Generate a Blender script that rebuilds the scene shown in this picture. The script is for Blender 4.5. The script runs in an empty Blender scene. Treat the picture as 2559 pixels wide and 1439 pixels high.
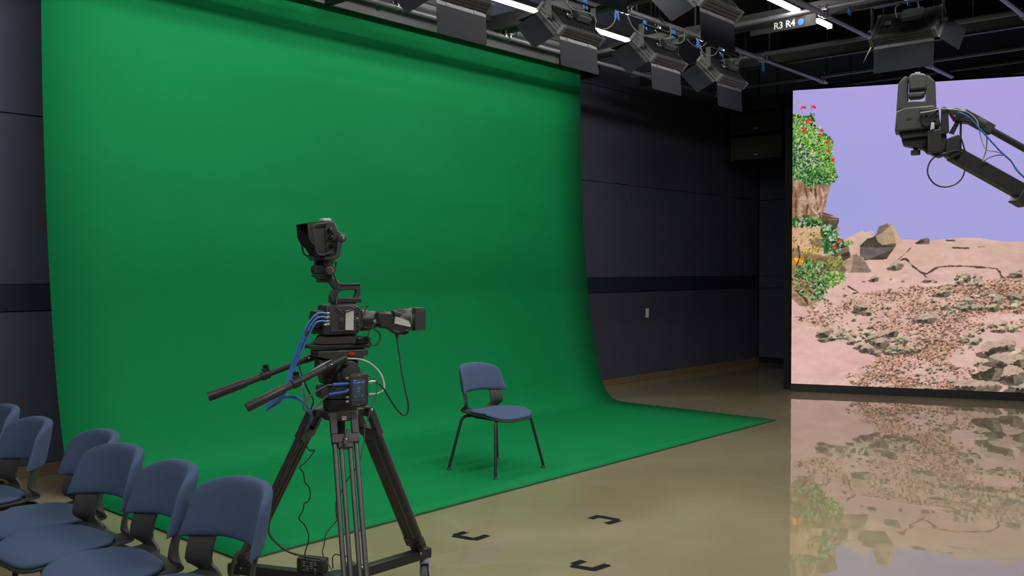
import bpy, bmesh, math, random
import numpy as np
from mathutils import Vector, Matrix

sc = bpy.context.scene
COL = sc.collection

# ------------------------------------------------------------------ camera
F_PX, W_PX, H_PX = 2325.0, 2559.0, 1439.0
CAM_H = 1.53
HEAD = math.radians(41.9)            # heading of the view, measured from the world X axis (X runs along the back wall)
PITCH = math.atan(47.5 / F_PX)       # looking slightly down
Fh = Vector((math.cos(HEAD), math.sin(HEAD), 0))
Rt = Vector((math.sin(HEAD), -math.cos(HEAD), 0))
Fw = (Fh * math.cos(PITCH) - Vector((0, 0, 1)) * math.sin(PITCH))
Up = Rt.cross(Fw)
CAM = Vector((0, 0, CAM_H))
cd = bpy.data.cameras.new('camera')
cam = bpy.data.objects.new('camera', cd)
COL.objects.link(cam)
m = Matrix((( Rt.x, Up.x, -Fw.x), (Rt.y, Up.y, -Fw.y), (Rt.z, Up.z, -Fw.z))).to_4x4()
m.translation = CAM
cam.matrix_world = m
cd.sensor_width = 36.0
cd.lens = 36.0 * F_PX / W_PX
cd.clip_start = 0.05
cd.clip_end = 100
sc.camera = cam

# ------------------------------------------------------------------ world, exposure, light levels
wd = bpy.data.worlds.new('world')
sc.world = wd
wd.use_nodes = True
wd.node_tree.nodes['Background'].inputs[0].default_value = (0.5, 0.55, 0.7, 1)
wd.node_tree.nodes['Background'].inputs[1].default_value = 0.0
sc.view_settings.view_transform = 'Standard'
sc.view_settings.look = 'None'
sc.view_settings.exposure = 0.0
sc.view_settings.gamma = 1.0
sc.view_settings.use_curve_mapping = False
sc.cycles.max_bounces = 5
sc.cycles.diffuse_bounces = 3
sc.cycles.glossy_bounces = 3
TUBE_GLOW = 120.0                    # the glowing ceiling tubes are the room's light
LED_GAIN = 1.0                       # brightness of the video wall

# ------------------------------------------------------------------ helpers: rays, materials, mesh building
def ray(px, py):
    return (Fw + Rt * ((px - W_PX / 2) / F_PX) - Up * ((py - H_PX / 2) / F_PX))
def at_depth(px, py, d): return CAM + ray(px, py) * d
def on_plane(px, py, p0, n):
    r = ray(px, py); return CAM + r * ((p0 - CAM).dot(n) / r.dot(n))
def onX(px, py, v): return on_plane(px, py, Vector((v, 0, 0)), Vector((1, 0, 0)))
def onY(px, py, v): return on_plane(px, py, Vector((0, v, 0)), Vector((0, 1, 0)))
def onZ(px, py, v=0.0): return on_plane(px, py, Vector((0, 0, v)), Vector((0, 0, 1)))
def V(*a): return Vector(a)

def mat(name, col, rough=0.5, metal=0.0, var=0.0, scale=40.0, bump=0.0, bscale=None, coat=0.0, sheen=0.0, emit=None, estr=0.0, spec=0.5):
    M = bpy.data.materials.new(name); M.use_nodes = True
    nt = M.node_tree; b = nt.nodes['Principled BSDF']
    b.inputs['Base Color'].default_value = (*col, 1)
    b.inputs['Roughness'].default_value = rough
    b.inputs['Metallic'].default_value = metal
    b.inputs['Specular IOR Level'].default_value = spec
    b.inputs['Coat Weight'].default_value = coat
    if sheen:
        b.inputs['Sheen Weight'].default_value = sheen
        b.inputs['Sheen Tint'].default_value = (*[min(1, c * 3 + .1) for c in col], 1)
    if var or bump:
        tc = nt.nodes.new('ShaderNodeTexCoord')
        n = nt.nodes.new('ShaderNodeTexNoise'); n.inputs['Scale'].default_value = scale; n.inputs['Detail'].default_value = 4
        nt.links.new(tc.outputs['Object'], n.inputs['Vector'])
        if var:
            mx = nt.nodes.new('ShaderNodeMix'); mx.data_type = 'RGBA'
            mx.inputs[6].default_value = (*[c * (1 - var) for c in col], 1)
            mx.inputs[7].default_value = (*[min(1, c * (1 + var)) for c in col], 1)
            nt.links.new(n.outputs['Fac'], mx.inputs[0]); nt.links.new(mx.outputs[2], b.inputs['Base Color'])
        if bump:
            n2 = n
            if bscale:
                n2 = nt.nodes.new('ShaderNodeTexNoise'); n2.inputs['Scale'].default_value = bscale
                nt.links.new(tc.outputs['Object'], n2.inputs['Vector'])
            bp = nt.nodes.new('ShaderNodeBump'); bp.inputs['Strength'].default_value = bump; bp.inputs['Distance'].default_value = 0.002
            nt.links.new(n2.outputs['Fac'], bp.inputs['Height']); nt.links.new(bp.outputs[0], b.inputs['Normal'])
    if emit:
        b.inputs['Emission Color'].default_value = (*emit, 1); b.inputs['Emission Strength'].default_value = estr
    return M

M = {}
M['green'] = mat('green_vinyl', (0.0025, 0.200, 0.060), 0.75, var=0.05, scale=3.0, bump=0.04, bscale=250, spec=0.12)
M['green_edge'] = mat('green_edge', (0.01, 0.10, 0.03), 0.7, var=0.1)
M['case'] = mat('case_paint', (0.135, 0.14, 0.155), 0.5, var=0.05)
M['panel'] = mat('wall_panel_fabric', (0.066, 0.071, 0.108), 0.85, var=0.12, scale=6, bump=0.15, bscale=400, spec=0.2)
M['backing'] = mat('wall_backing', (0.012, 0.012, 0.016), 0.9, var=0.1)
M['rail'] = mat('wall_band', (0.018, 0.021, 0.042), 0.7, var=0.1, spec=0.3)
M['oak'] = mat('baseboard_wood', (0.20, 0.135, 0.08), 0.5, var=0.25, scale=9)
M['blackwall'] = mat('black_paint', (0.006, 0.006, 0.007), 0.95, var=0.1)
M['steel'] = mat('beam_paint', (0.008, 0.008, 0.009), 0.65, var=0.1)
M['pipe'] = mat('pipe_paint', (0.06, 0.06, 0.07), 0.35, var=0.1, spec=0.6)
M['chrome'] = mat('zinc_plate', (0.62, 0.63, 0.62), 0.22, metal=1.0, var=0.1)
M['door'] = mat('barn_door_paint', (0.0085, 0.0098, 0.0135), 0.6, var=0.08, scale=15, spec=0.12)
M['housing'] = mat('anodised_grey', (0.024, 0.024, 0.026), 0.5, metal=0.1, var=0.1)
M['housing_dark'] = mat('anodised_black', (0.012, 0.012, 0.014), 0.5, var=0.1)
M['hinge'] = mat('hinge_strip', (0.06, 0.063, 0.066), 0.45, metal=0.2, var=0.08)
M['opal'] = mat('opal_diffuser', (0.55, 0.56, 0.58), 0.6, var=0.03)
M['cable'] = mat('cable_black', (0.018, 0.018, 0.02), 0.5, var=0.1)
M['cable_grey'] = mat('cable_grey', (0.075, 0.08, 0.075), 0.5, var=0.1)
M['cable_blue'] = mat('cable_blue', (0.045, 0.17, 0.52), 0.4, var=0.1)
M['boot_blue'] = mat('connector_boot_blue', (0.012, 0.07, 0.33), 0.4, var=0.1)
M['cable_white'] = mat('cable_white', (0.42, 0.40, 0.36), 0.5, var=0.1)
M['tag_blue'] = mat('strap_blue', (0.008, 0.10, 0.38), 0.6, var=0.1)
M['cam'] = mat('camera_black', (0.022, 0.023, 0.025), 0.45, var=0.15, scale=60, bump=0.06, bscale=900)
M['cam2'] = mat('camera_grey_black', (0.034, 0.036, 0.039), 0.5, var=0.12, scale=60)
M['gloss'] = mat('gloss_black', (0.012, 0.012, 0.013), 0.15, var=0.1)
M['inside'] = mat('hood_inside', (0.006, 0.006, 0.006), 0.9, var=0.1)
M['alu'] = mat('tripod_tube', (0.055, 0.056, 0.06), 0.4, metal=0.2, var=0.08)
M['tripod'] = mat('tripod_casting', (0.036, 0.038, 0.042), 0.45, var=0.1)
M['label'] = mat('label_white', (0.48, 0.48, 0.47), 0.6, var=0.05, scale=120)
M['print'] = mat('label_print', (0.30, 0.30, 0.28), 0.6, var=0.05)
M['white_print'] = mat('white_print', (0.75, 0.76, 0.76), 0.6, var=0.03)
M['red'] = mat('red_lozenge', (0.42, 0.02, 0.015), 0.4, var=0.05)
M['orange'] = mat('orange_lever', (0.5, 0.09, 0.01), 0.4, var=0.05)
M['ring_green'] = mat('ring_green', (0.03, 0.26, 0.04), 0.4, var=0.05)
M['caster'] = mat('caster_grey', (0.36, 0.37, 0.39), 0.5, var=0.06)
M['rubber'] = mat('caster_rubber', (0.11, 0.115, 0.125), 0.7, var=0.08)
M['fabric'] = mat('chair_fabric', (0.062, 0.094, 0.170), 0.95, var=0.16, scale=260, bump=0.35, bscale=700, sheen=0.08, spec=0.15)
M['shell'] = mat('chair_shell', (0.030, 0.031, 0.034), 0.55, var=0.1, scale=90, bump=0.05, bscale=800)
M['leg'] = mat('chair_leg', (0.022, 0.022, 0.024), 0.35, var=0.1)
M['tape'] = mat('black_tape', (0.010, 0.013, 0.015), 0.9, var=0.2, scale=60, spec=0.1)
M['plate'] = mat('switch_plate', (0.8, 0.8, 0.77), 0.45, var=0.03)
M['speaker'] = mat('speaker_cloth', (0.03, 0.031, 0.027), 0.85, var=0.15, scale=200)
M['ptz'] = mat('ptz_grey', (0.052, 0.055, 0.056), 0.45, var=0.06)
M['led_frame'] = mat('led_frame', (0.02, 0.02, 0.024), 0.6, var=0.08)
for nm, k in (('tube', 1.6), ('tube_wall_row', 0.58), ('tube_mid_row', 0.70)):
    M[nm] = mat(nm + '_diffuser', (0.9, 0.9, 0.88), 0.5, var=0.01, emit=(1.0, 0.97, 0.90), estr=TUBE_GLOW * k)
M['ledgreen'] = mat('status_led', (0.0, 0.3, 0.1), 0.5, var=0.01, emit=(0.05, 1.0, 0.35), estr=1.5)

# polished concrete floor
def floor_material():
    Mf = bpy.data.materials.new('polished_concrete'); Mf.use_nodes = True
    nt = Mf.node_tree; b = nt.nodes['Principled BSDF']; L = nt.links.new
    tc = nt.nodes.new('ShaderNodeTexCoord')
    def noise(scale, det, rough=0.55, dist=0.0):
        n = nt.nodes.new('ShaderNodeTexNoise'); n.inputs['Scale'].default_value = scale
        n.inputs['Detail'].default_value = det; n.inputs['Roughness'].default_value = rough; n.inputs['Distortion'].default_value = dist
        L(tc.outputs['Object'], n.inputs['Vector']); return n
    n1 = noise(0.5, 3, 0.5, 1.0); n2 = noise(1.8, 4, 0.5, 0.8); n3 = noise(0.45, 2, 0.45, 1.0)
    r = nt.nodes.new('ShaderNodeValToRGB'); L(n1.outputs['Fac'], r.inputs[0])
    e = r.color_ramp.elements
    e[0].position = 0.32; e[0].color = (0.240, 0.200, 0.117, 1)
    e[1].position = 0.70; e[1].color = (0.315, 0.275, 0.172, 1)
    k = r.color_ramp.elements.new(0.5); k.color = (0.276, 0.230, 0.135, 1)
    mx = nt.nodes.new('ShaderNodeMix'); mx.data_type = 'RGBA'; mx.blend_type = 'OVERLAY'
    mx.inputs[0].default_value = 0.16
    L(r.outputs[0], mx.inputs[6]); L(n2.outputs['Fac'], mx.inputs[7])
    # pale trowel streaks where a distorted noise crosses its middle
    ab = nt.nodes.new('ShaderNodeMath'); ab.operation = 'SUBTRACT'; ab.inputs[1].default_value = 0.5; L(n3.outputs['Fac'], ab.inputs[0])
    ab2 = nt.nodes.new('ShaderNodeMath'); ab2.operation = 'ABSOLUTE'; L(ab.outputs[0], ab2.inputs[0])
    mr = nt.nodes.new('ShaderNodeMapRange'); mr.inputs[1].default_value = 0.0; mr.inputs[2].default_value = 0.006
    mr.inputs[3].default_value = 0.22; mr.inputs[4].default_value = 0.0; L(ab2.outputs[0], mr.inputs[0])
    mx2 = nt.nodes.new('ShaderNodeMix'); mx2.data_type = 'RGBA'
    mx2.inputs[7].default_value = (0.36, 0.335, 0.24, 1)
    L(mr.outputs[0], mx2.inputs[0]); L(mx.outputs[2], mx2.inputs[6]); L(mx2.outputs[2], b.inputs['Base Color'])
    b.inputs['Roughness'].default_value = 0.55; b.inputs['Specular IOR Level'].default_value = 0.2
    b.inputs['Coat Weight'].default_value = 1.0; b.inputs['Coat Roughness'].default_value = 0.012; b.inputs['Coat IOR'].default_value = 1.55
    w1 = noise(1.6, 2, 0.5, 0.4); w2 = noise(7.0, 2, 0.5, 0.0)
    ad = nt.nodes.new('ShaderNodeMath'); ad.operation = 'MULTIPLY_ADD'; ad.inputs[1].default_value = 0.10
    L(w2.outputs['Fac'], ad.inputs[0]); L(w1.outputs['Fac'], ad.inputs[2])
    bp = nt.nodes.new('ShaderNodeBump'); bp.inputs['Strength'].default_value = 0.4; bp.inputs['Distance'].default_value = 0.005
    L(ad.outputs[0], bp.inputs['Height']); L(bp.outputs[0], b.inputs['Coat Normal'])
    return Mf
M['floor'] = floor_material()

def paint_material(name, gain):
    Mp = bpy.data.materials.new(name); Mp.use_nodes = True
    nt = Mp.node_tree; b = nt.nodes['Principled BSDF']
    at = nt.nodes.new('ShaderNodeAttribute'); at.attribute_name = 'picture'
    b.inputs['Base Color'].default_value = (0.01, 0.01, 0.01, 1); b.inputs['Roughness'].default_value = 0.7
    b.inputs['Specular IOR Level'].default_value = 0.1
    nt.links.new(at.outputs['Color'], b.inputs['Emission Color']); b.inputs['Emission Strength'].default_value = gain
    return Mp
M['picture'] = paint_material('led_picture', LED_GAIN)
M['picture'].cycles.emission_sampling = 'NONE'        # hundreds of thousands of tiny emitters: let the bounced rays find them
M['ui'] = paint_material('touch_screen_picture', 0.9)

WM = {}   # world matrix of every root / part we make (objects are not evaluated while the script runs)

def smooth_path(pts, n=6, closed=False):
    pts = [Vector(p) for p in pts]
    if len(pts) < 3: return pts
    out = []
    N = len(pts)
    rng = range(N if closed else N - 1)
    for i in rng:
        p1, p2 = pts[i], pts[(i + 1) % N]
        p0 = pts[(i - 1) % N] if (closed or i > 0) else p1 * 2 - p2
        p3 = pts[(i + 2) % N] if (closed or i < N - 2) else p2 * 2 - p1
        for k in range(n):
            t = k / n
            out.append(0.5 * ((2 * p1) + (p2 - p0) * t + (2 * p0 - 5 * p1 + 4 * p2 - p3) * t * t + (3 * p1 - p0 - 3 * p2 + p3) * t ** 3))
    if not closed: out.append(pts[-1])
    return out

class MB:
    def __init__(s): s.v = []; s.f = []
    def add(s, vs, fs):
        o = len(s.v); s.v += [tuple(x) for x in vs]; s.f += [tuple(o + i for i in f) for f in fs]; return s
    def box(s, c, size, ax=None):
        c = Vector(c); hx, hy, hz = [k / 2 for k in size]
        X, Y, Z = ax if ax else (V(1, 0, 0), V(0, 1, 0), V(0, 0, 1))
        vs = [c + X * (hx * i) + Y * (hy * j) + Z * (hz * k) for i, j, k in
              ((-1, -1, -1), (1, -1, -1), (1, 1, -1), (-1, 1, -1), (-1, -1, 1), (1, -1, 1), (1, 1, 1), (-1, 1, 1))]
        return s.add(vs, [(0, 3, 2, 1), (4, 5, 6, 7), (0, 1, 5, 4), (1, 2, 6, 5), (2, 3, 7, 6), (3, 0, 4, 7)])
    def box2(s, lo, hi):
        lo, hi = Vector(lo), Vector(hi); return s.box((lo + hi) / 2, hi - lo)
    def prism(s, poly, off):
        """poly: list of 3D points in a plane, extruded by the vector off"""
        n = len(poly); p = [Vector(q) for q in poly]; off = Vector(off)
        nrm = Vector((0, 0, 0))
        for i in range(n): nrm += p[i].cross(p[(i + 1) % n])
        if nrm.dot(off) > 0: p.reverse()
        vs = p + [q + off for q in p]
        fs = [tuple(range(n)), tuple(range(2 * n - 1, n - 1, -1))]
        fs += [(i, i + n, (i + 1) % n + n, (i + 1) % n) for i in range(n)]
        return s.add(vs, fs)
    def cyl(s, p0, p1, r0, r1=None, seg=16, cap=True):
        p0, p1 = Vector(p0), Vector(p1); r1 = r0 if r1 is None else r1
        d = (p1 - p0).normalized(); a = d.orthogonal().normalized(); b = d.cross(a)
        vs = []
        for p, r in ((p0, r0), (p1, r1)):
            for i in range(seg):
                t = 2 * math.pi * i / seg; vs.append(p + (a * math.cos(t) + b * math.sin(t)) * r)
        fs = [(i, (i + 1) % seg, (i + 1) % seg + seg, i + seg) for i in range(seg)]
        if cap: fs += [tuple(range(seg - 1, -1, -1)), tuple(range(seg, 2 * seg))]
        return s.add(vs, fs)
    def lathe(s, p0, axis, prof, seg=20):
        """prof: list of (distance along axis, radius)"""
        p0 = Vector(p0); d = Vector(axis).normalized(); a = d.orthogonal().normalized(); b = d.cross(a)
        vs = []
        for h, r in prof:
            for i in range(seg):
                t = 2 * math.pi * i / seg; vs.append(p0 + d * h + (a * math.cos(t) + b * math.sin(t)) * max(r, 1e-5))
        fs = []
        for k in range(len(prof) - 1):
            for i in range(seg):
                j = (i + 1) % seg; fs.append((k * seg + i, k * seg + j, (k + 1) * seg + j, (k + 1) * seg + i))
        n = len(prof)
        fs += [tuple(range(seg - 1, -1, -1)), tuple(range((n - 1) * seg, n * seg))]
        return s.add(vs, fs)
    def tube(s, pts, r, seg=8, smooth=0, closed=False, cap=True):
        P = smooth_path(pts, smooth, closed) if smooth else [Vector(p) for p in pts]
        n = len(P); vs = []; a = None
        for i in range(n):
            if closed: t = (P[(i + 1) % n] - P[(i - 1) % n])
            else: t = P[min(i + 1, n - 1)] - P[max(i - 1, 0)]
            t = t.normalized()
            a = t.orthogonal().normalized() if a is None else (a - t * a.dot(t)).normalized()
            b = t.cross(a)
            for k in range(seg):
                u = 2 * math.pi * k / seg; vs.append(P[i] + (a * math.cos(u) + b * math.sin(u)) * r)
        fs = []
        for i in range(n if closed else n - 1):
            j = (i + 1) % n
            for k in range(seg):
                l = (k + 1) % seg; fs.append((i * seg + k, i * seg + l, j * seg + l, j * seg + k))
        if cap and not closed: fs += [tuple(range(seg - 1, -1, -1)), tuple(range((n - 1) * seg, n * seg))]
        return s.add(vs, fs)
    def ball(s, c, r, seg=12, rings=8, sq=(1, 1, 1)):
        c = Vector(c); vs = []
        for i in range(1, rings):
            th = math.pi * i / rings
            for k in range(seg):
                ph = 2 * math.pi * k / seg
                vs.append(c + Vector((r * sq[0] * math.sin(th) * math.cos(ph), r * sq[1] * math.sin(th) * math.sin(ph), r * sq[2] * math.cos(th))))
        top = len(vs); vs += [c + V(0, 0, r * sq[2]), c - V(0, 0, r * sq[2])]
        fs = [(i * seg + k, (i + 1) * seg + k, (i + 1) * seg + (k + 1) % seg, i * seg + (k + 1) % seg) for i in range(rings - 2) for k in range(seg)]
        fs += [(top, k, (k + 1) % seg) for k in range(seg)]
        fs += [(top + 1, (rings - 2) * seg + (k + 1) % seg, (rings - 2) * seg + k) for k in range(seg)]
        return s.add(vs, fs)
    def pillow(s, fn, th, na=16, nb=14):
        """closed cushion: fn(a, b, side) -> point, a and b in -1..1, side -1/+1 with half thickness th(a, b)"""
        idx = {}; vs = []
        ca = [math.sin((-1 + 2 * i / na) * math.pi / 2) for i in range(na + 1)]
        cb = [math.sin((-1 + 2 * j / nb) * math.pi / 2) for j in range(nb + 1)]
        for side in (1, -1):
            for i in range(na + 1):
                for j in range(nb + 1):
                    edge = i in (0, na) or j in (0, nb)
                    if edge and side == -1: idx[i, j, -1] = idx[i, j, 1]; continue
                    idx[i, j, side] = len(vs); vs.append(fn(ca[i], cb[j], side * th(ca[i], cb[j])))
        fs = []
        for i in range(na):
            for j in range(nb):
                fs.append((idx[i, j, 1], idx[i + 1, j, 1], idx[i + 1, j + 1, 1], idx[i, j + 1, 1]))
                fs.append((idx[i, j, -1], idx[i, j + 1, -1], idx[i + 1, j + 1, -1], idx[i + 1, j, -1]))
        return s.add(vs, fs)
    def mesh(s, name, angle=40, inv=None):
        me = bpy.data.meshes.new(name)
        vs = s.v if inv is None else [tuple(inv @ Vector(q)) for q in s.v]
        me.from_pydata(vs, [], s.f); me.validate()
        bm = bmesh.new(); bm.from_mesh(me); bmesh.ops.recalc_face_normals(bm, faces=bm.faces); bm.to_mesh(me); bm.free()
        me.polygons.foreach_set('use_smooth', [True] * len(me.polygons))
        me.set_sharp_from_angle(angle=math.radians(angle))
        return me
    def build(s, name, material, parent=None, bevel=0.0, angle=40, world=False):
        """one mesh object; coordinates are the parent's local ones, or world ones with world=True"""
        inv = None
        pm = WM[parent.name] if parent else Matrix()
        if world and parent: inv = pm.inverted()
        o = bpy.data.objects.new(name, s.mesh(name, angle, inv)); COL.objects.link(o)
        o.data.materials.append(material)
        if parent: o.parent = parent
        if bevel:
            md = o.modifiers.new('bevel', 'BEVEL'); md.width = bevel; md.segments = 2; md.limit_method = 'ANGLE'
        WM[o.name] = pm.copy()
        return o

def root(name, loc=(0, 0, 0), rotz=0.0, label=None, cat=None, group=None):
    o = bpy.data.objects.new(name, None); COL.objects.link(o); o.empty_display_size = 0.1
    o.location = loc; o.rotation_euler = (0, 0, rotz)
    WM[o.name] = Matrix.Translation(Vector(loc)) @ Matrix.Rotation(rotz, 4, 'Z')
    return tag(o, label, cat, group)
def tag(o, label=None, cat=None, group=None, kind=None):
    if label: o['label'] = label
    if cat: o['category'] = cat
    if group: o['group'] = group
    if kind: o['kind'] = kind
    return o
def copy_tree(o, parent=None):
    c = o.copy(); COL.objects.link(c); c.parent = parent
    for ch in [x for x in bpy.data.objects if x.parent == o]: copy_tree(ch, c)
    return c
def text_mesh(body, size, bold=0.0, depth=0.0):
    cu = bpy.data.curves.new('text', 'FONT'); cu.body = body; cu.size = size; cu.extrude = depth
    cu.align_x = 'CENTER'; cu.align_y = 'CENTER'; cu.resolution_u = 3; cu.offset = size * bold
    ob = bpy.data.objects.new('text', cu); COL.objects.link(ob)
    dg = bpy.context.evaluated_depsgraph_get()
    me = bpy.data.meshes.new_from_object(ob.evaluated_get(dg))
    bpy.data.objects.remove(ob); bpy.data.curves.remove(cu)
    return me
def lettering(name, body, size, pos, xdir, ydir, material, parent, world=False, bold=0.0):
    """flat letters at pos (parent's local space, or world), reading along xdir"""
    me = text_mesh(body, size, bold)
    x, y = Vector(xdir).normalized(), Vector(ydir).normalized(); z = x.cross(y)
    R = Matrix(((x.x, y.x, z.x), (x.y, y.y, z.y), (x.z, y.z, z.z))).to_4x4(); R.translation = Vector(pos)
    if world and parent: R = WM[parent.name].inverted() @ R
    me.transform(R)
    o = bpy.data.objects.new(name, me); COL.objects.link(o); me.materials.clear(); me.materials.append(material)
    o.parent = parent
    return o

# ------------------------------------------------------------------ the room
WALL_Y, WALL_X, CEIL = 7.2, 14.1, 5.0
X0, Y0 = -3.0, -5.0
tag(MB().box2((X0, Y0, -0.1), (WALL_X, WALL_Y, 0)).build('floor', M['floor']), kind='structure')
tag(MB().box2((X0, Y0, CEIL), (WALL_X, WALL_Y, CEIL + 0.1)).build('ceiling', M['blackwall']), kind='structure')
wb = tag(MB().box2((X0, WALL_Y, 0), (WALL_X, WALL_Y + 0.15, CEIL)).build('wall_back', M['backing']), kind='structure')
wr = tag(MB().box2((WALL_X, Y0, 0), (WALL_X + 0.15, WALL_Y + 0.15, CEIL)).build('wall_right', M['backing']), kind='structure')
tag(MB().box2((X0 - 0.15, Y0, 0), (X0, WALL_Y + 0.15, CEIL)).build('wall_left', M['panel']), kind='structure')
tag(MB().box2((X0 - 0.15, Y0 - 0.15, 0), (WALL_X + 0.15, Y0, CEIL)).build('wall_front', M['panel']), kind='structure')
PW, TH = 1.22, 0.018
rows = ((0.09, 1.22), (1.42, 2.652), (2.656, 3.88), (3.884, CEIL))
pm_cache = {}
def wall_panel(par, w, h, loc, rotz):
    key = (round(w, 3), round(h, 3))
    if key not in pm_cache:
        pm_cache[key] = MB().box2((0, -TH, 0), (w, 0, h)).mesh('wall_panel')
        pm_cache[key].materials.append(M['panel'])
    o = bpy.data.objects.new('wall_panel', pm_cache[key]); COL.objects.link(o)
    o.location = loc; o.rotation_euler = (0, 0, rotz); o.parent = par
    md = o.modifiers.new('bevel', 'BEVEL'); md.width = 0.002; md.segments = 1
k0 = 10.37
for i in range(-11, 4):
    x = k0 + i * PW
    w = min(PW, WALL_X - 0.03 - x) - 0.003
    if w < 0.05: continue
    for z0, z1 in rows: wall_panel(wb, w, z1 - z0 - 0.003, (x + 0.0015, WALL_Y, z0), 0)
for i in range(0, 4):
    y = WALL_Y - TH - i * PW
    for z0, z1 in rows: wall_panel(wr, PW - 0.003, z1 - z0 - 0.003, (WALL_X, y - 0.0015, z0), -math.pi / 2)
tag(MB().box2((X0, WALL_Y - 0.024, 1.224), (WALL_X - 0.024, WALL_Y, 1.416)).build('trim_1', M['rail'], bevel=0.003), kind='structure')
tag(MB().box2((WALL_X - 0.024, 2.4, 1.224), (WALL_X, WALL_Y - 0.001, 1.416)).build('trim_2', M['panel'], bevel=0.003), kind='structure')
tag(MB().box2((X0, WALL_Y - 0.026, 0), (WALL_X - 0.02, WALL_Y, 0.088)).build('baseboard_back', M['oak'], bevel=0.003), kind='structure')
tag(MB().box2((WALL_X - 0.024, 2.4, 0), (WALL_X, WALL_Y - 0.026, 0.088)).build('baseboard_right', M['blackwall'], bevel=0.003), kind='structure')
p = onY(1617, 782, WALL_Y - TH)
sw = root('wall_switch', (p.x, WALL_Y - TH, p.z), 0, 'small pale switch plate on the dark wall right of the green screen', 'switch')
MB().box2((-0.036, -0.008, -0.062), (0.036, 0, 0.062)).build('plate', M['plate'], sw, bevel=0.003)
MB().box2((-0.013, -0.011, -0.03), (0.013, -0.008, 0.03)).build('rocker', M['plate'], sw, bevel=0.001)

# ------------------------------------------------------------------ green screen
GX0, GX1 = 2.65, 8.745
prof = [(6.765, 3.95), (6.765, 3.4), (6.76, 2.82), (6.73, 2.2), (6.69, 1.68), (6.64, 1.21), (6.59, 0.86), (6.53, 0.556), (6.47, 0.33), (6.41, 0.17), (6.33, 0.065), (6.24, 0.024), (6.12, 0.012), (5.6, 0.010), (5.0, 0.010), (4.28, 0.010)]
pp = smooth_path([(0, y, z) for y, z in prof], 5)
gs = root('green_screen', ((GX0 + GX1) / 2, 5.5, 0), 0, 'tall green chroma key backdrop sweeping down the wall and over the floor', 'backdrop')
sh = MB(); nx = 12
vs, fs = [], []
random.seed(3)
for j, q in enumerate(pp):
    for i in range(nx + 1):
        vs.append((GX0 + (GX1 - GX0) * i / nx, q.y, q.z))
for j in range(len(pp) - 1):
    for i in range(nx):
        a = j * (nx + 1) + i; fs.append((a, a + 1, a + nx + 2, a + nx + 1))
sh.add(vs, fs)
o = sh.build('sheet', M['green'], gs, world=True, angle=180)
md = o.modifiers.new('solid', 'SOLIDIFY'); md.thickness = 0.006; md.offset = 0
MB().box2((GX0, 4.268, 0.001), (GX1, 4.284, 0.012)).build('front_hem', M['green_edge'], gs, world=True)
# roller case: the box the sheet comes out of, open below
cs = root('roller_case', ((GX0 + GX1) / 2, 6.8, 3.82), 0, 'long grey roller case above the green backdrop', 'case')
CX0, CX1 = GX0 - 0.12, GX1 + 0.16
MB().box2((CX0, 6.60, 3.822), (CX1, 6.625, 4.10)).build('front_panel', M['case'], cs, world=True, bevel=0.002)
MB().box2((CX0, 6.625, 4.07), (CX1, 7.16, 4.10)).build('top_panel', M['case'], cs, world=True)
MB().box2((CX0, 7.02, 3.822), (CX1, 7.05, 4.07)).build('rear_panel', M['case'], cs, world=True)
MB().box2((CX0, 6.80, 3.822), (CX1, 7.02, 3.837)).build('floor_panel', M['steel'], cs, world=True)
for x in (CX0, CX1):
    MB().box2((x - 0.012, 6.598, 3.80), (x + 0.012, 7.16, 4.11)).build('end_plate', M['steel'], cs, world=True)
MB().cyl((CX0 + 0.03, 6.83, 3.97), (CX1 - 0.03, 6.83, 3.97), 0.062, seg=20).build('roller', M['green'], cs, world=True)

# ------------------------------------------------------------------ ceiling: beams, tubes, pipe grid
PZ = 3.746; PY = (6.02, 4.63, 3.42, 2.13); YZ = PZ + 0.048
YX = (5.27, 6.62, 7.87, 9.12, 10.6)
PEND = {6.02: 10.75, 4.63: 10.75, 3.42: 11.4, 2.13: 11.6}
BX = (3.31, 4.89, 6.47, 8.05, 9.63, 11.9)
BZ = (3.776, 3.915)
names = ('left of the frame', 'nearest the left', 'above the big camera side', 'carrying the white R3 R4 lettering', 'over the video wall edge', 'in the dark far corner')
for i, x in enumerate(BX):
    b = root('steel_beam', (x, 2.0, BZ[0]), 0, 'black steel ceiling beam ' + names[i], 'beam', 'ceiling beams')
    mb = MB()
    mb.box2((x - 0.03, -2.5, BZ[1] - 0.012), (x + 0.03, 6.5, BZ[1]))
    mb.box2((x - 0.03, -2.5, BZ[0]), (x + 0.03, 6.5, BZ[0] + 0.012))
    mb.box2((x - 0.0305, -2.5, BZ[0] + 0.001), (x - 0.018, 6.5, BZ[1] - 0.01))
    mb.build('girder', M['steel'], b, world=True)
    for y in (-1.5, 0.6, 2.7, 4.8, 6.3):
        MB().cyl((x, y, BZ[1]), (x, y, CEIL), 0.008, seg=8).build('hanger_rod', M['steel'], b, world=True)
    if i == 3:
        p = onX(1960, 62, x - 0.0365)
        pl = MB().box2((x - 0.036, p.y - 0.30, p.z - 0.05), (x - 0.031, p.y + 0.34, p.z + 0.07)).build('name_plate', M['steel'], b, world=True)
        lettering('lettering', 'R3 R4', 0.084, p, (0, -1, 0), (0, 0, 1), M['white_print'], pl, world=True, bold=0.02)
        q = onX(2002, 55, x - 0.0365)
        MB().cyl(q, q + V(-0.004, 0, 0), 0.030, seg=20).build('blue_sticker', M['tag_blue'], b, world=True)

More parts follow.
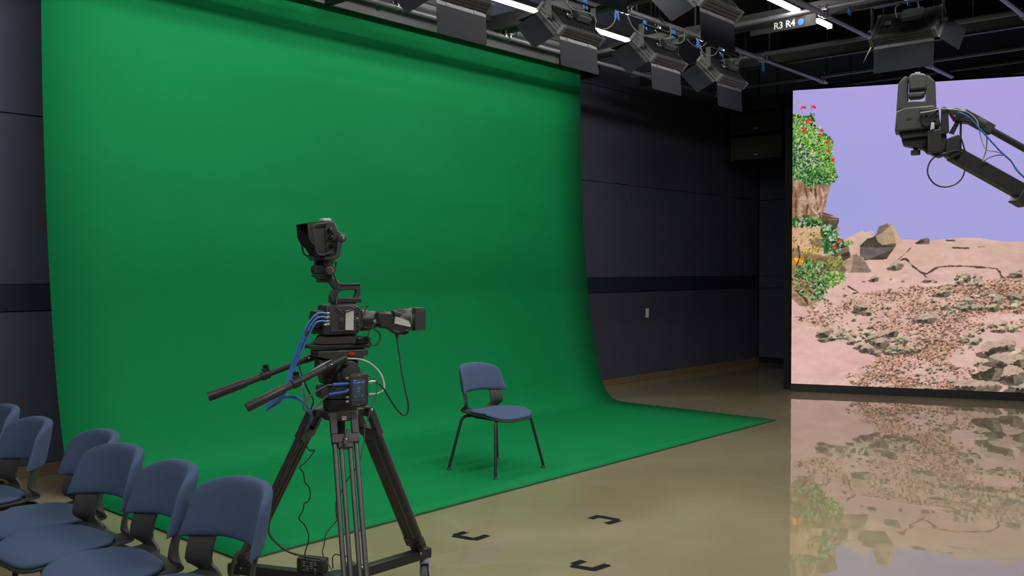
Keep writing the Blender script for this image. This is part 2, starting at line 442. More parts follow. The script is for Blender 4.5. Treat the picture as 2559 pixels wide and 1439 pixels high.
# tube lights
def tube_light(x0, x1, y, z, label, group='ceiling tube lights', dim='tube'):
    t = root('tube_light', ((x0 + x1) / 2, y, z), 0, label, 'light', group)
    L = x1 - x0
    MB().box2((-L / 2, -0.026, 0.028), (L / 2, 0.026, 0.075)).build('housing', M['steel'], t, bevel=0.003)
    MB().box2((-L / 2 + 0.01, -0.021, -0.004), (L / 2 - 0.01, 0.021, 0.026)).build('diffuser', M[dim], t, bevel=0.005)
    for s in (-1, 1):
        MB().box2((s * L / 2 - 0.008, -0.027, -0.014), (s * L / 2 + 0.008, 0.027, 0.076)).build('end_cap', M['housing'], t)
        MB().cyl((s * (L / 2 - 0.12), 0, 0.07), (s * (L / 2 - 0.12), 0, CEIL - z), 0.004, seg=6).build('hanger_wire', M['chrome'], t)
    return t
TZ = 3.83
R1, R2, R3 = 5.45, 3.70, 1.95
tube_light(4.96, 6.42, R1, TZ, 'lit white ceiling tube running to the beam above the case', dim='tube_wall_row')
tube_light(6.53, 7.95, R1, TZ, 'lit white ceiling tube behind the panel light with bracket', dim='tube_wall_row')
tube_light(8.13, 8.76, R1, TZ, 'short lit ceiling tube added out of sight behind the pale hinge strip light', dim='tube_wall_row')  # added, unseen tube that keeps the right end of the screen bright
tube_light(3.40, 4.80, R1, TZ, 'lit ceiling tube over the left of the green screen', dim='tube_wall_row')
tube_light(1.90, 3.25, R1, TZ, 'lit ceiling tube over the left edge of the green screen', dim='tube_wall_row')
tube_light(6.53, 7.97, R2, TZ, 'lit white ceiling tube left of the R3 R4 beam', dim='tube_mid_row')
tube_light(8.13, 8.66, R2, TZ, 'short lit ceiling tube just right of the R3 R4 beam', dim='tube_mid_row')
tube_light(4.96, 6.42, R2, TZ, 'lit ceiling tube out of view above the second pipe', dim='tube_mid_row')
tube_light(3.40, 4.80, R2, TZ, 'lit ceiling tube out of view above the tripod', dim='tube_mid_row')
tube_light(-1.6, -0.2, R2, TZ, 'lit ceiling tube added out of view far left of the chair row')  # added as side light on the chair backs
for y, where, xs in ((R3, 'in the near row', (-1.6, 3.40, 4.96, 6.54)), (0.2, 'over the photographer', (-1.6, 1.75, 3.40))):
    for x, place in zip(xs, ('leftmost, an added side light', 'second from left', 'third from left', 'fourth from left')):  # leftmost tube of each row is added to light the chair backs
        tube_light(x, x + 1.4, y, TZ, 'lit ceiling tube out of view %s, %s' % (where, place), dim='tube_mid_row' if x > 6 else 'tube')

# pipe grid: one rigid thing of pipes, clamps and drop rods
grid = root('lighting_grid', (7.5, 4.0, PZ), 0, 'dark pipe grid under the ceiling joined by chrome clamps', 'pipe grid')
for y in PY:
    MB().cyl((2.0, y, PZ), (PEND[y], y, PZ), 0.0243, seg=14).build('pipe', M['pipe'], grid, world=True)
for x in YX:
    MB().cyl((x, 0.6, YZ), (x, 6.3, YZ), 0.0243, seg=14).build('cross_pipe', M['pipe'], grid, world=True)
MB().cyl((11.25, 0.6, YZ), (11.25, 5.0, YZ), 0.0243, seg=14).build('cross_pipe', M['steel'], grid, world=True)
for x in YX + (3.9, 2.6):
    for y in PY:
        MB().cyl((x + 0.16, y, PZ), (x + 0.16, y, CEIL), 0.007, seg=6).build('drop_rod', M['steel'], grid, world=True)
# the power raceway that runs on top of the pipe in front of the screen
MB().box2((2.0, PY[0] + 0.028, PZ + 0.12), (9.0, PY[0] + 0.052, PZ + 0.19)).build('raceway', M['housing_dark'], grid, world=True)
clamp_mesh = None
def u_bolt(mb, c, ax, up, r=0.031, leg=0.055):
    """a U of rod round a pipe through c along ax, open towards up"""
    side = ax.cross(up)
    pts = [c + side * r + up * leg]
    for k in range(9):
        t = math.pi * k / 8
        pts.append(c + side * (r * math.cos(t)) - up * (r * math.sin(t)))
    pts.append(c - side * r + up * leg)
    mb.tube(pts, 0.0045, seg=6)
    for s in (1, -1):
        mb.cyl(c + side * (s * r) + up * (leg - 0.018), c + side * (s * r) + up * (leg - 0.006), 0.009, seg=6)
cmb = MB()
for s in (-1, 1): u_bolt(cmb, V(s * 0.036, 0, 0), V(1, 0, 0), V(0, 0, 1))
for s in (-1, 1): u_bolt(cmb, V(0, s * 0.036, 0.05), V(0, 1, 0), V(0, 0, -1))
cmb.box((0, 0, 0.026), (0.10, 0.10, 0.006))
clamp_mesh = cmb.mesh('clamp'); clamp_mesh.materials.append(M['chrome'])
for x in YX:
    for y in PY:
        if x > PEND[y]: continue
        o = bpy.data.objects.new('clamp', clamp_mesh); COL.objects.link(o); o.parent = grid
        o.location = WM[grid.name].inverted() @ V(x, y, PZ)

# ------------------------------------------------------------------ panel lights with barn doors
TILT = math.radians(47)
def make_panel():
    r = root('panel_light', (0, 0, 0), 0)
    c, s = math.cos(TILT), math.sin(TILT)
    px, pu, pn = V(1, 0, 0), V(0, c, s), V(0, s, -c)      # width, up the slope, emission direction
    W, Hh, T = 0.50, 0.30, 0.075
    ax = (px, pu, pn)
    body = MB()
    body.box(-pn * 0.012, (W - 0.03, Hh - 0.03, T - 0.03), ax)
    for k in range(9): body.box(px * ((k - 4) * 0.05) - pn * 0.04, (0.006, Hh - 0.08, 0.03), ax)
    hb = body.build('housing', M['housing_dark'], r)
    for sgn, nm in ((-1, 'lower'), (1, 'upper')):           # ribbed extrusions along the long edges
        e = MB()
        for k in range(3): e.box(pu * (sgn * (Hh / 2)) + pn * (-0.026 + 0.026 * k), (W, 0.024, 0.021), ax)
        e.box(pu * (sgn * (Hh / 2 - 0.005)), (W, 0.018, T), ax)
        e.build('long_rail', M['housing'], r)
    for sgn in (-1, 1):
        e = MB()
        for k in range(3): e.box(px * (sgn * W / 2) + pn * (-0.026 + 0.026 * k), (0.024, Hh, 0.021), ax)
        e.box(px * (sgn * (W / 2 - 0.005)), (0.018, Hh, T), ax)
        rail = e.build('short_rail', M['housing'], r)
        for q in (-1, 1):
            MB().box(px * (sgn * W / 2) + pu * (q * Hh / 2), (0.034, 0.034, T + 0.012), ax).build('corner_bracket', M['hinge'], rail, bevel=0.004)
    MB().box(pn * (T / 2 + 0.002), (W - 0.05, Hh - 0.05, 0.004), ax).build('diffuser', M['opal'], r)
    def door(edge_c, along, out, flare, wid, ln, name):
        d = (pn * math.cos(flare) + out * math.sin(flare)).normalized()
        nrm = along.cross(d)
        h0 = edge_c + pn * (T / 2 + 0.004)
        A = h0 + along * (wid / 2) + d * 0.03; B = h0 - along * (wid / 2) + d * 0.03
        k = 0.012
        taper = 0.0
        poly = [A, A + d * (ln - k) + along * taper, A + d * ln - along * k, B + d * ln + along * k, B + d * (ln - k) - along * taper, B]
        o = MB().prism([q - nrm * 0.0015 for q in poly], nrm * 0.003).build(name, M['door'], r)
        h = MB(); h.box(h0 + d * 0.018, (wid, 0.034, 0.005), (along, d, nrm)); hs = h.build('hinge_strip', M['hinge'], o)
        for q in (-0.28, 0.28):
            h2 = MB(); h2.box(h0 + along * (q * wid) + d * 0.02, (0.035, 0.02, 0.012), (along, d, nrm)); h2.cyl(h0 + along * (q * wid - 0.02) + d * 0.004, h0 + along * (q * wid + 0.02) + d * 0.004, 0.006, seg=8)
            h2.build('hinge', M['hinge'], o)
        return o
    door(-pu * (Hh / 2), px, -pu, math.radians(50), W - 0.02, 0.205, 'barn_door')
    door(pu * (Hh / 2), px, pu, math.radians(35), W - 0.02, 0.205, 'barn_door')
    door(-px * (W / 2), pu, -px, math.radians(38), Hh - 0.02, 0.19, 'barn_door')
    door(px * (W / 2), pu, px, math.radians(38), Hh - 0.02, 0.19, 'barn_door')
    # yoke: a flat-bar U that hangs from the spigot
    yk = MB()
    yw = W / 2 + 0.035
    for sgn in (-1, 1): yk.box((sgn * yw, 0, 0.088), (0.006, 0.05, 0.215))
    yk.box((0, 0, 0.195), (2 * yw, 0.05, 0.006))
    yk.build('yoke', M['housing_dark'], r)
    for sgn in (-1, 1): MB().cyl((sgn * (W / 2), 0, 0), (sgn * (yw + 0.03), 0, 0), 0.016, seg=12).build('tilt_knob', M['housing_dark'], r)
    cl = MB()
    cl.cyl((0, 0, 0.195), (0, 0, 0.242), 0.011, seg=10); cl.cyl((0, 0, 0.205), (0, 0, 0.22), 0.02, seg=10)
    cl.build('spigot', M['chrome'], r)
    hk = MB(); hz = 0.266
    pts = [(0, 0.034 * math.cos(t), hz + 0.034 * math.sin(t)) for t in [math.radians(a) for a in range(-120, 190, 20)]]
    hk.tube(pts, 0.011, seg=8)
    hk.build('hook_clamp', M['housing'], r)
    MB().tube([(0, -0.034, hz - 0.01), (0.0, -0.075, hz - 0.03)], 0.006).build('clamp_bolt', M['chrome'], r)
    # driver box and leads on the back
    MB().box(-pn * 0.085 + px * 0.06 + pu * 0.02, (0.16, 0.11, 0.05), ax).build('driver_box', M['cam'], r, bevel=0.004)
    for k, xx in enumerate((-0.06, 0.12)):
        MB().tube([(xx, -0.05, 0.06), (xx - 0.02, -0.03, 0.16), (xx * 0.6, 0.02, 0.20), (xx * 0.3 + 0.03, 0.03, 0.26)], 0.006, smooth=5).build('lead', M['cable'], r)
    MB().box(-pn * 0.075 - px * 0.12 - pu * 0.03, (0.05, 0.03, 0.02), ax).build('plug', M['chrome'], r)
    return r
panel0 = make_panel()
pz = PZ - 0.266
panels = [
    (4.56, PY[1], 0, 'panel light hanging lowest left, its barn door against the grey roller case'),
    (5.87, PY[1], 0, 'panel light covering the right end of the roller case'),
    (7.14, PY[1], 0, 'panel light with pale hinge strip hanging right of the green screen corner'),
    (8.29, PY[1], 0, 'smallest panel light, bluish barn door, next to the black loudspeakers'),
    (5.91, PY[2], 0, 'large dark panel light at the top centre, left of the R3 R4 beam'),
    (4.55, PY[2], 0, 'panel light mostly cut off by the top edge, only a grey door corner showing'),
]
for i, (x, y, a, lab) in enumerate(panels):
    o = panel0 if i == 0 else copy_tree(panel0)
    o.location = (x, y, pz); o.rotation_euler = (0, 0, a)
    tag(o, lab, 'studio light', 'panel lights with barn doors')
o = copy_tree(panel0); o.location = (YX[2] + 0.02, 2.72, YZ - 0.266); o.rotation_euler = (0, 0, -math.pi / 2)
tag(o, 'panel light turned towards the video wall with a bright side door, top right', 'studio light', 'panel lights with barn doors')

# blue hook-and-loop ties and hanging leads on the pipes
def strap(px, py, y, label):
    p = onY(px, py, y)
    mb = MB()
    pts = [(0, 0, 0.05), (0.012, 0, 0.01), (0.02, 0, -0.035)]
    for k, (dx, w) in enumerate(((-0.012, 0.03), (0.016, 0.026))):
        poly = [(dx - w / 2, 0.004 * k, 0.045), (dx + w / 2, 0.004 * k, 0.045), (dx + w / 2 + 0.012 * (2 * k - 1), 0.004 * k, -0.015 - 0.02 * k), (dx + 0.008 * (2 * k - 1), 0.004 * k, -0.045 + 0.015 * k), (dx - w / 2 + 0.010 * (2 * k - 1), 0.004 * k, -0.02)]
        mb.prism([V(*q) for q in poly], (0, 0.003, 0))
    mb.tube([(0, 0.004, 0.03), (0.0, 0.012, 0.055), (0, 0.0, max(0.07, PZ - p.z))], 0.004, seg=6)
    o = mb.build('cable_strap', M['tag_blue'])
    o.location = p
    return tag(o, label, 'cable tie', 'blue cable ties on the pipes')
for px, py, y, lab in ((1463, 12, PY[1], 'blue cable tie above the panel light at the case end'), (1542, 38, PY[1], 'blue cable tie below the clamp left of the pale hinge strip light'),
        (1612, 64, PY[1], 'blue cable tie just left of the hook of the pale hinge strip light'), (1684, 87, PY[1], 'blue cable tie right of the pale hinge strip light hook'),
        (1745, 112, PY[1], 'blue cable tie under the middle clamp of the second pipe'), (1804, 131, PY[1], 'blue cable tie left of the smallest panel light hook'),
        (1908, 170, PY[1], 'blue cable tie hanging under the clamp right of the smallest panel light')):
    strap(px, py, y, lab)
p = onX(2123, 27, YX[2] + 0.03); strap(2123, 27, p.y, 'blue cable tie at the cross pipe right of the R3 R4 lettering')
p = onX(2271, 2, YX[2] + 0.03); strap(2271, 2, p.y, 'blue cable tie at the very top edge over the turned panel light')
def lead(pts, y, label, r=0.006, material=None, name='hanging_cable'):
    o = MB().tube([onY(a, b, y) for a, b in pts], r, seg=6, smooth=6).build(name, material or M['cable_grey'])
    return tag(o, label, 'cable', 'cables hanging from the pipe grid')
lead([(1568, 38), (1580, 66), (1600, 84), (1625, 92), (1660, 100), (1690, 108), (1706, 104), (1711, 88), (1707, 74)], PY[1] - 0.03, 'grey cable loop drooping in front of the pale hinge strip light')
lead([(1668, 60), (1676, 74), (1674, 92), (1662, 98), (1652, 92)], PY[1] - 0.04, 'grey cable loop round the hook of the pale hinge strip light')
lead([(1717, 97), (1730, 112), (1748, 118), (1762, 110), (1766, 100)], PY[1] - 0.03, 'short grey cable loop left of the middle clamp')
lead([(1750, 112), (1754, 128), (1768, 139), (1786, 136), (1798, 120), (1800, 112)], PY[1] - 0.03, 'grey cable loop drooping between middle clamp and smallest light')
lead([(1842, 127), (1852, 140), (1846, 154), (1836, 160)], PY[1] - 0.04, 'grey cable loop at the hook of the smallest panel light')
lead([(1751, 128), (1754, 142), (1762, 156), (1770, 164)], PY[1] - 0.03, 'thin cable running down to the smallest panel light')
lead([(1537, 46), (1533, 58), (1520, 70), (1505, 74)], PY[1] - 0.03, 'grey cable drooping right of the light at the case end')
lead([(1408, -6), (1430, 22), (1462, 30), (1484, 40), (1490, 56)], PY[1] - 0.05, 'dark cable running to the light at the case end')

# ------------------------------------------------------------------ loudspeakers
SX, SY = 12.5, 6.35
for k, (y0, y1, lab) in enumerate(((277, 333, 'upper black line-array loudspeaker hanging beside the video wall'), (336, 398, 'lower black line-array loudspeaker hanging beside the video wall'))):
    q0 = onX(1889, y1, SX); q1 = onX(1889, y0, SX)
    hgt = q1.z - q0.z
    s = root('loudspeaker', (SX, q0.y, q0.z), math.radians(-90), lab, 'loudspeaker', 'loudspeakers in the corner')
    wd2 = 0.40
    MB().prism([V(-wd2, 0.0, 0), V(wd2, 0.0, 0), V(wd2 - 0.06, 0.42, 0), V(-wd2 + 0.06, 0.42, 0)], (0, 0, hgt - 0.015)).build('cabinet', M['blackwall'], s, bevel=0.006)
    MB().box2((-wd2 + 0.045, -0.012, 0.012), (wd2 - 0.045, 0, hgt - 0.027)).build('grille', M['speaker'], s, bevel=0.004)
    for sg in (-1, 1):
        MB().box2((sg * (wd2 - 0.02) - 0.022, -0.02, 0.0), (sg * (wd2 - 0.02) + 0.022, 0.05, hgt - 0.015)).build('side_rail', M['speaker'], s, bevel=0.004)
        MB().box2((sg * (wd2 + 0.012) - 0.012, 0.04, hgt - 0.09), (sg * (wd2 + 0.012) + 0.012, 0.10, hgt + 0.03)).build('rigging_lug', M['housing_dark'], s)
    MB().box2((-0.035, -0.0145, 0.06), (0.035, -0.012, 0.082)).build('badge', M['print'], s, bevel=0.001)
    if k == 0:
        MB().box2((-wd2, 0.02, hgt), (wd2, 0.3, hgt + 0.13)).build('flying_frame', M['speaker'], s, bevel=0.004)
        for sg in (-1, 1):
            MB().cyl((sg * 0.25, 0.16, hgt + 0.12), (sg * 0.25, 0.16, CEIL - q0.z), 0.012, seg=8).build('chain', M['steel'], s)

# ------------------------------------------------------------------ video wall
L0 = onZ(1977, 977)                                       # foot of its left edge
Ldir = V(0.376, -0.927, 0).normalized(); Lnrm = V(-0.927, -0.376, 0).normalized()   # runs to the right / faces the room
LW, LZ0, LZ1 = 5.4, 0.096, 3.75
led = root('video_wall', L0, math.atan2(Ldir.y, Ldir.x), 'large lit video wall showing sunlit rocks, flowering cliff and lavender sky', 'screen')
MB().box2((0.0, 0.0, LZ0 - 0.004), (LW, 0.16, LZ1 + 0.004)).build('cabinet', M['led_frame'], led)
MB().box2((-0.004, -0.012, 0.0), (LW, 0.30, LZ0 - 0.006)).build('plinth', M['led_frame'], led, bevel=0.002)
MB().box2((-0.10, 0.16, 0.0), (LW, 0.55, LZ1 - 0.02)).build('support_frame', M['blackwall'], led)

# --- the picture on it, painted in the wall's own coordinates (s to the right, t up, metres)
def led_st(px, py):
    P = on_plane(px, py, L0, Lnrm); return (P - L0).dot(Ldir), P.z
def LP(pts): return np.array([led_st(*p) for p in pts])
s_fine = np.arange(0.0, 3.25, 0.0066); s_coarse = np.arange(3.25, LW, 0.03)
S = np.concatenate([s_fine, s_coarse, [LW]]); T = np.linspace(LZ0, LZ1, 560)
SS, TT = np.meshgrid(S, T)                                # rows: t, columns: s
rng = np.random.default_rng(7)
def vnoise(sx, sy, seed, oct=4):
    """value noise on the wall, cell sizes sx, sy in metres, range about -1..1"""
    out = np.zeros_like(SS); amp = 1.0; tot = 0
    g = np.random.default_rng(seed)
    for o in range(oct):
        cx, cy = SS / sx * 2 ** o, TT / sy * 2 ** o
        nx_, ny_ = int(cx.max()) + 3, int(cy.max()) + 3
        G = g.uniform(-1, 1, (ny_, nx_))
        ix, iy = cx.astype(int), cy.astype(int); fx, fy = cx - ix, cy - iy
        fx = fx * fx * (3 - 2 * fx); fy = fy * fy * (3 - 2 * fy)
        v = (G[iy, ix] * (1 - fx) + G[iy, ix + 1] * fx) * (1 - fy) + (G[iy + 1, ix] * (1 - fx) + G[iy + 1, ix + 1] * fx) * fy
        out += v * amp; tot += amp; amp *= 0.55
    return out / tot * 1.6
def window(pts, pad=0.02):
    a, b = pts.min(0) - pad, pts.max(0) + pad
    i0, i1 = np.searchsorted(S, [a[0], b[0]]); j0, j1 = np.searchsorted(T, [a[1], b[1]])
    return slice(j0, max(j0, j1)), slice(i0, max(i0, i1))
def inside(pts, w=None):
    w = w or (slice(None), slice(None))
    x, y = SS[w], TT[w]; c = np.zeros(x.shape, bool); n = len(pts)
    for i in range(n):
        x1, y1 = pts[i]; x2, y2 = pts[(i + 1) % n]
        if y1 == y2: continue
        c ^= ((y1 > y) != (y2 > y)) & (x < (x2 - x1) * (y - y1) / (y2 - y1) + x1)
    return c
IMG = np.zeros(SS.shape + (3,))
N1, N2, N3 = vnoise(0.5, 0.25, 1), vnoise(0.10, 0.05, 2), vnoise(0.028, 0.018, 3, 2)
N4 = vnoise(0.05, 0.16, 4); NF = vnoise(0.016, 0.010, 5, 2); NB = vnoise(1.3, 0.8, 6, 2); NG = vnoise(0.030, 0.013, 8, 2); NP = vnoise(0.38, 0.12, 9, 3)
C = lambda *a: np.array(a, float)
# sky
g = ((TT - 1.8) / 1.95)[..., None]
IMG[:] = C(160, 160, 218) * (1 - g) + C(171, 161, 222) * g
IMG += (NB * 3)[..., None] * C(1, 0.3, 0.4) + (SS / 3.0)[..., None] * C(6, 0, 1)
# sunlit rock ground
sky_line = LP([(1900, 640), (2060, 640), (2090, 622), (2112, 598), (2152, 577), (2180, 588), (2235, 598), (2330, 600), (2400, 594), (2450, 595), (2500, 603), (2559, 603), (2700, 612), (3400, 650), (3600, 1100), (1900, 1100)])
gm = inside(sky_line)
base = C(218, 180, 168) + (N1 * 9)[..., None] * C(1, 1.0, 0.9) + (N2 * 7)[..., None]
lo = np.clip((1.9 - TT) / 1.9, 0, 1)[..., None]
base = base * (1 - 0.35 * lo) + (C(216, 172, 170) + (N1 * 10)[..., None]) * 0.35 * lo
NR = vnoise(0.55, 0.16, 10, 4); base -= (np.exp(-(NR / 0.045) ** 2) * 16 * np.clip(0.4 + N1, 0, 1))[..., None]; base += (N3 * 4 + vnoise(0.16, 0.05, 12, 3) * 7)[..., None]
IMG[gm] = base[gm]
def crack(pts, w, col=(78, 62, 55), jag=0.0025):
    P = LP(pts); P = np.array([(q.x, q.y) for q in smooth_path([(a, b, 0) for a, b in P], 6)])
    for (x1, y1), (x2, y2) in zip(P[:-1], P[1:]):
        q = np.array([(x1, y1), (x2, y2)]); ww = window(q, w * 2 + 0.02)
        x, y = SS[ww], TT[ww]
        if x.size == 0: continue
        dx, dy = x2 - x1, y2 - y1; L2 = dx * dx + dy * dy + 1e-12
        t = np.clip(((x - x1) * dx + (y - y1) * dy) / L2, 0, 1)
        d = np.hypot(x - x1 - t * dx, y - y1 - t * dy) + N3[ww] * jag
        wv = w * (1 + 0.9 * N2[ww])
        a = np.clip((wv - d) / (w * 0.5), 0, 1)[..., None] * 0.9
        IMG[ww] = IMG[ww] * (1 - a) + C(*col) * a
# slabs of slightly different tone
def slab(pts, col, k=0.6):
    P = LP(pts); w = window(P); mk = inside(P, w)
    IMG[w][mk] = IMG[w][mk] * (1 - k) + (C(*col) + (N2[w] * 7)[..., None] + (N1[w] * 5)[..., None])[mk] * k
slab([(2260, 640), (2330, 605), (2450, 598), (2640, 610), (2900, 640), (2900, 700), (2500, 690), (2420, 668), (2330, 680), (2270, 665)], (208, 174, 158))
slab([(2180, 660), (2260, 600), (2300, 640), (2230, 700), (2160, 720)], (218, 176, 160))
slab([(1970, 818), (2080, 850), (2180, 880), (2186, 898), (2130, 905), (2142, 924), (2100, 932), (2110, 950), (1970, 965)], (222, 178, 174), 0.8)
slab([(1970, 730), (2010, 770), (1995, 782), (1970, 780)], (222, 180, 176), 0.8)
slab([(2115, 700), (2170, 682), (2240, 712), (2180, 730), (2140, 732)], (222, 176, 172), 0.8)
slab([(2430, 900), (2470, 862), (2559, 820), (2700, 800), (3000, 830), (2900, 900), (2559, 890), (2480, 920)], (206, 168, 158), 0.7)
slab([(2150, 580), (2190, 577), (2120, 625), (2110, 600)], (216, 178, 164), 0.8)
# gravel: dark flecks and orange crumbs, in bands
def gravel(pts, dens=0.0, orange=0.5, dark=1.0, seed=0):
    P = LP(pts); w = window(P); mk = inside(P, w)
    f = NP[w] + N2[w] * 0.4
    k = (np.clip(0.35 + f * 0.6, 0, 0.75) * orange)[..., None]
    IMG[w][mk] = (IMG[w] * (1 - k) + C(204, 154, 126) * k)[mk]
    A = abs(sum(P[i][0] * P[(i + 1) % len(P)][1] - P[(i + 1) % len(P)][0] * P[i][1] for i in range(len(P)))) / 2
    strew(pts, int(A * (2300 + 9000 * dens)), 900 + int(P[0][0] * 100))
def strew(pts, n, seed):
    P = LP(pts); g = np.random.default_rng(seed); a, b = P.min(0), P.max(0); b[0] = min(b[0], 3.4); k = 0; tries = 0
    pal = np.array(((92, 72, 60), (112, 88, 72), (72, 60, 50), (214, 160, 128), (190, 134, 104), (232, 196, 182), (150, 112, 90), (84, 70, 58)), float)
    while k < n and tries < 12 * n:
        tries += 1; q = g.uniform(a, b); c = False
        for i in range(len(P)):
            x1, y1 = P[i]; x2, y2 = P[(i + 1) % len(P)]
            if (y1 > q[1]) != (y2 > q[1]) and q[0] < (x2 - x1) * (q[1] - y1) / (y2 - y1) + x1: c = not c
        if not c: continue
        j0, i0 = min(np.searchsorted(T, q[1]), len(T) - 1), min(np.searchsorted(S, q[0]), len(S) - 1)
        if NP[j0, i0] + g.uniform(-0.5, 0.5) < -0.15: continue
        k += 1
        r = g.uniform(1.3, 3.6) * 0.0049; th = g.normal(0, 0.35); e = g.uniform(0.35, 0.65)
        w = window(np.array([q - r, q + r]), 0.002); x, y = SS[w] - q[0], TT[w] - q[1]
        u = (x * np.cos(th) + y * np.sin(th)) / r; v = (-x * np.sin(th) + y * np.cos(th)) / (r * e)
        mk = np.abs(u) ** 1.5 + v * v < 1
        IMG[w][mk] = IMG[w][mk] * 0.25 + pal[g.integers(len(pal))] * g.uniform(0.85, 1.1) * 0.75
gravel([(2015, 770), (2080, 745), (2260, 715), (2340, 716), (2520, 690), (2800, 690), (2800, 760), (2430, 790), (2340, 800), (2180, 800), (2060, 800), (1985, 792)], 0.05, 0.55)
gravel([(2040, 800), (2180, 805), (2350, 790), (2460, 810), (2400, 870), (2330, 900), (2230, 880), (2170, 860), (2090, 840)], 0.1, 0.6)
gravel([(2110, 935), (2180, 905), (2200, 860), (2330, 840), (2400, 860), (2370, 900), (2420, 960), (2380, 975), (2130, 965)], 0.06, 0.6)
gravel([(2100, 945), (2160, 925), (2290, 945), (2330, 972), (2160, 966)], 0.18, 0.8)
gravel([(1985, 790), (2060, 800), (2080, 830), (1990, 800)], 0.05, 0.4)
gravel([(2350, 905), (2520, 940), (2480, 962), (2390, 950)], 0.0, 0.4)
gravel([(2400, 720), (2900, 690), (2900, 830), (2500, 830), (2330, 790)], -0.02, 0.5)
for pts, w in (([(2243, 655), (2262, 648), (2285, 668), (2312, 684), (2345, 668), (2400, 665), (2440, 667), (2490, 672), (2502, 690), (2512, 696)], 0.011),
               ([(2240, 652), (2262, 634), (2275, 620)], 0.006), ([(2118, 714), (2135, 725), (2145, 731)], 0.009), ([(2380, 619), (2420, 620)], 0.010),
               ([(2365, 600), (2385, 601)], 0.010), ([(2445, 617), (2460, 616)], 0.008),
               ([(2310, 688), (2320, 695), (2333, 701)], 0.014)): crack(pts, w)
# stones
def stone(cx, cy, rx, ry, seed, lit=(196, 172, 150), dk=(58, 54, 44), shadow=True, metres=False):
    g = np.random.default_rng(seed)
    s0, t0 = (cx, cy) if metres else led_st(cx, cy)
    k = 0.0049
    a, b = (rx, ry) if metres else (rx * k * 1.05, ry * k)
    n = 10; ang = (np.arange(n) + g.uniform(-0.3, 0.3, n)) * 2 * np.pi / n; rad = g.uniform(0.85, 1.1, n)
    P = np.stack([s0 + a * rad * np.cos(ang), t0 + b * rad * np.sin(ang)], 1)
    w = window(P, 0.03 + b)
    x, y = SS[w], TT[w]
    if x.size == 0: return
    if shadow:
        sh_ = ((x - s0 + a * 0.3) / (a * 1.1)) ** 2 + ((y - t0 + b * 0.7) / (b * 0.45)) ** 2 + N3[w] * 0.15 < 1
        IMG[w][sh_] = IMG[w][sh_] * 0.35 + C(60, 48, 44) * 0.65
    mk = inside(P, w)
    sg_ = g.choice([-1, 1]); u_, v_ = (x - s0) / a, (y - t0) / b
    top = v_ - g.uniform(0.2, 0.7) * sg_ * u_ + N3[w] * 0.12 > g.uniform(-0.15, 0.3)
    side = sg_ * u_ * g.uniform(0.8, 1.3) + v_ * g.uniform(-0.2, 0.5) + N3[w] * 0.1 > g.uniform(-0.2, 0.3)
    tone = np.where(top, 0.92, np.where(side, 0.50, 0.12)) + N3[w] * 0.16 + N2[w] * 0.08 + 0.08 * v_
    tone = np.clip(tone, 0, 1)[..., None]
    col = C(*dk) * (1 - tone) + C(*lit) * tone
    IMG[w][mk] = col[mk]
def cluster(pts, n, r0, r1, seed, lit=(204, 184, 158)):
    P = LP(pts); g = np.random.default_rng(seed); a, b = P.min(0), P.max(0); L = []
    while len(L) < n:
        q = g.uniform(a, b)
        c = False
        for i in range(len(P)):
            x1, y1 = P[i]; x2, y2 = P[(i + 1) % len(P)]
            if (y1 > q[1]) != (y2 > q[1]) and q[0] < (x2 - x1) * (q[1] - y1) / (y2 - y1) + x1: c = not c
        if c: L.append(q)
    L.sort(key=lambda q: -q[1])
    for i, q in enumerate(L):
        r = g.uniform(r0, r1) * 0.0049
        v = g.uniform(0.85, 1.1)
        stone(q[0], q[1], r * g.uniform(0.9, 1.25), r * g.uniform(0.75, 1.05), seed * 1000 + i, tuple(np.array(lit) * v * g.uniform(0.94, 1.05, 3)), tuple(np.array((70, 64, 52)) * g.uniform(0.7, 1.3)), metres=True)
cluster([(2040, 825), (2100, 822), (2200, 832), (2290, 850), (2300, 875), (2240, 882), (2180, 882), (2120, 860), (2040, 842)], 75, 4, 11, 11)
cluster([(2360, 765), (2420, 738), (2500, 730), (2640, 740), (2800, 740), (2800, 780), (2500, 775), (2380, 775)], 85, 4, 10, 12)
cluster([(2400, 690), (2450, 690), (2455, 712), (2395, 708)], 12, 5, 11, 13)
cluster([(2390, 850), (2450, 815), (2540, 800), (2700, 790), (2700, 815), (2480, 835), (2430, 860)], 34, 4, 10, 14)
cluster([(2460, 890), (2520, 880), (2700, 870), (2800, 900), (2800, 985), (2500, 985), (2455, 950)], 60, 8, 22, 15)
cluster([(2280, 840), (2420, 850), (2470, 830), (2440, 880), (2330, 890)], 22, 2, 5, 16)
cluster([(2020, 700), (2600, 650), (2600, 690), (2100, 780)], 16, 2, 5, 17)
cluster([(2150, 940), (2340, 900), (2440, 950), (2330, 970)], 40, 2, 5, 18)
cluster([(2020, 790), (2420, 740), (2420, 800), (2080, 830)], 45, 2, 5, 19)
for i, q in enumerate(((2155, 770, 17, 14), (2168, 780, 11, 9), (2317, 795, 24, 12), (2185, 696, 10, 8), (2240, 664, 16, 11), (2357, 733, 16, 9), (2210, 838, 15, 14), (2232, 832, 12, 10),
                       (2060, 832, 15, 12), (2480, 872, 25, 20), (2515, 862, 22, 15), (2478, 925, 30, 26), (2500, 900, 26, 16), (2542, 905, 25, 20), (2440, 965, 52, 18), (2535, 935, 24, 24), (2318, 700, 10, 6), (2540, 686, 16, 8), (2316, 970, 14, 8), (2155, 768, 12, 8), (2205, 855, 18, 14), (2170, 870, 16, 10))):
    stone(*q, 500 + i, (196, 168, 150), (56, 54, 42))
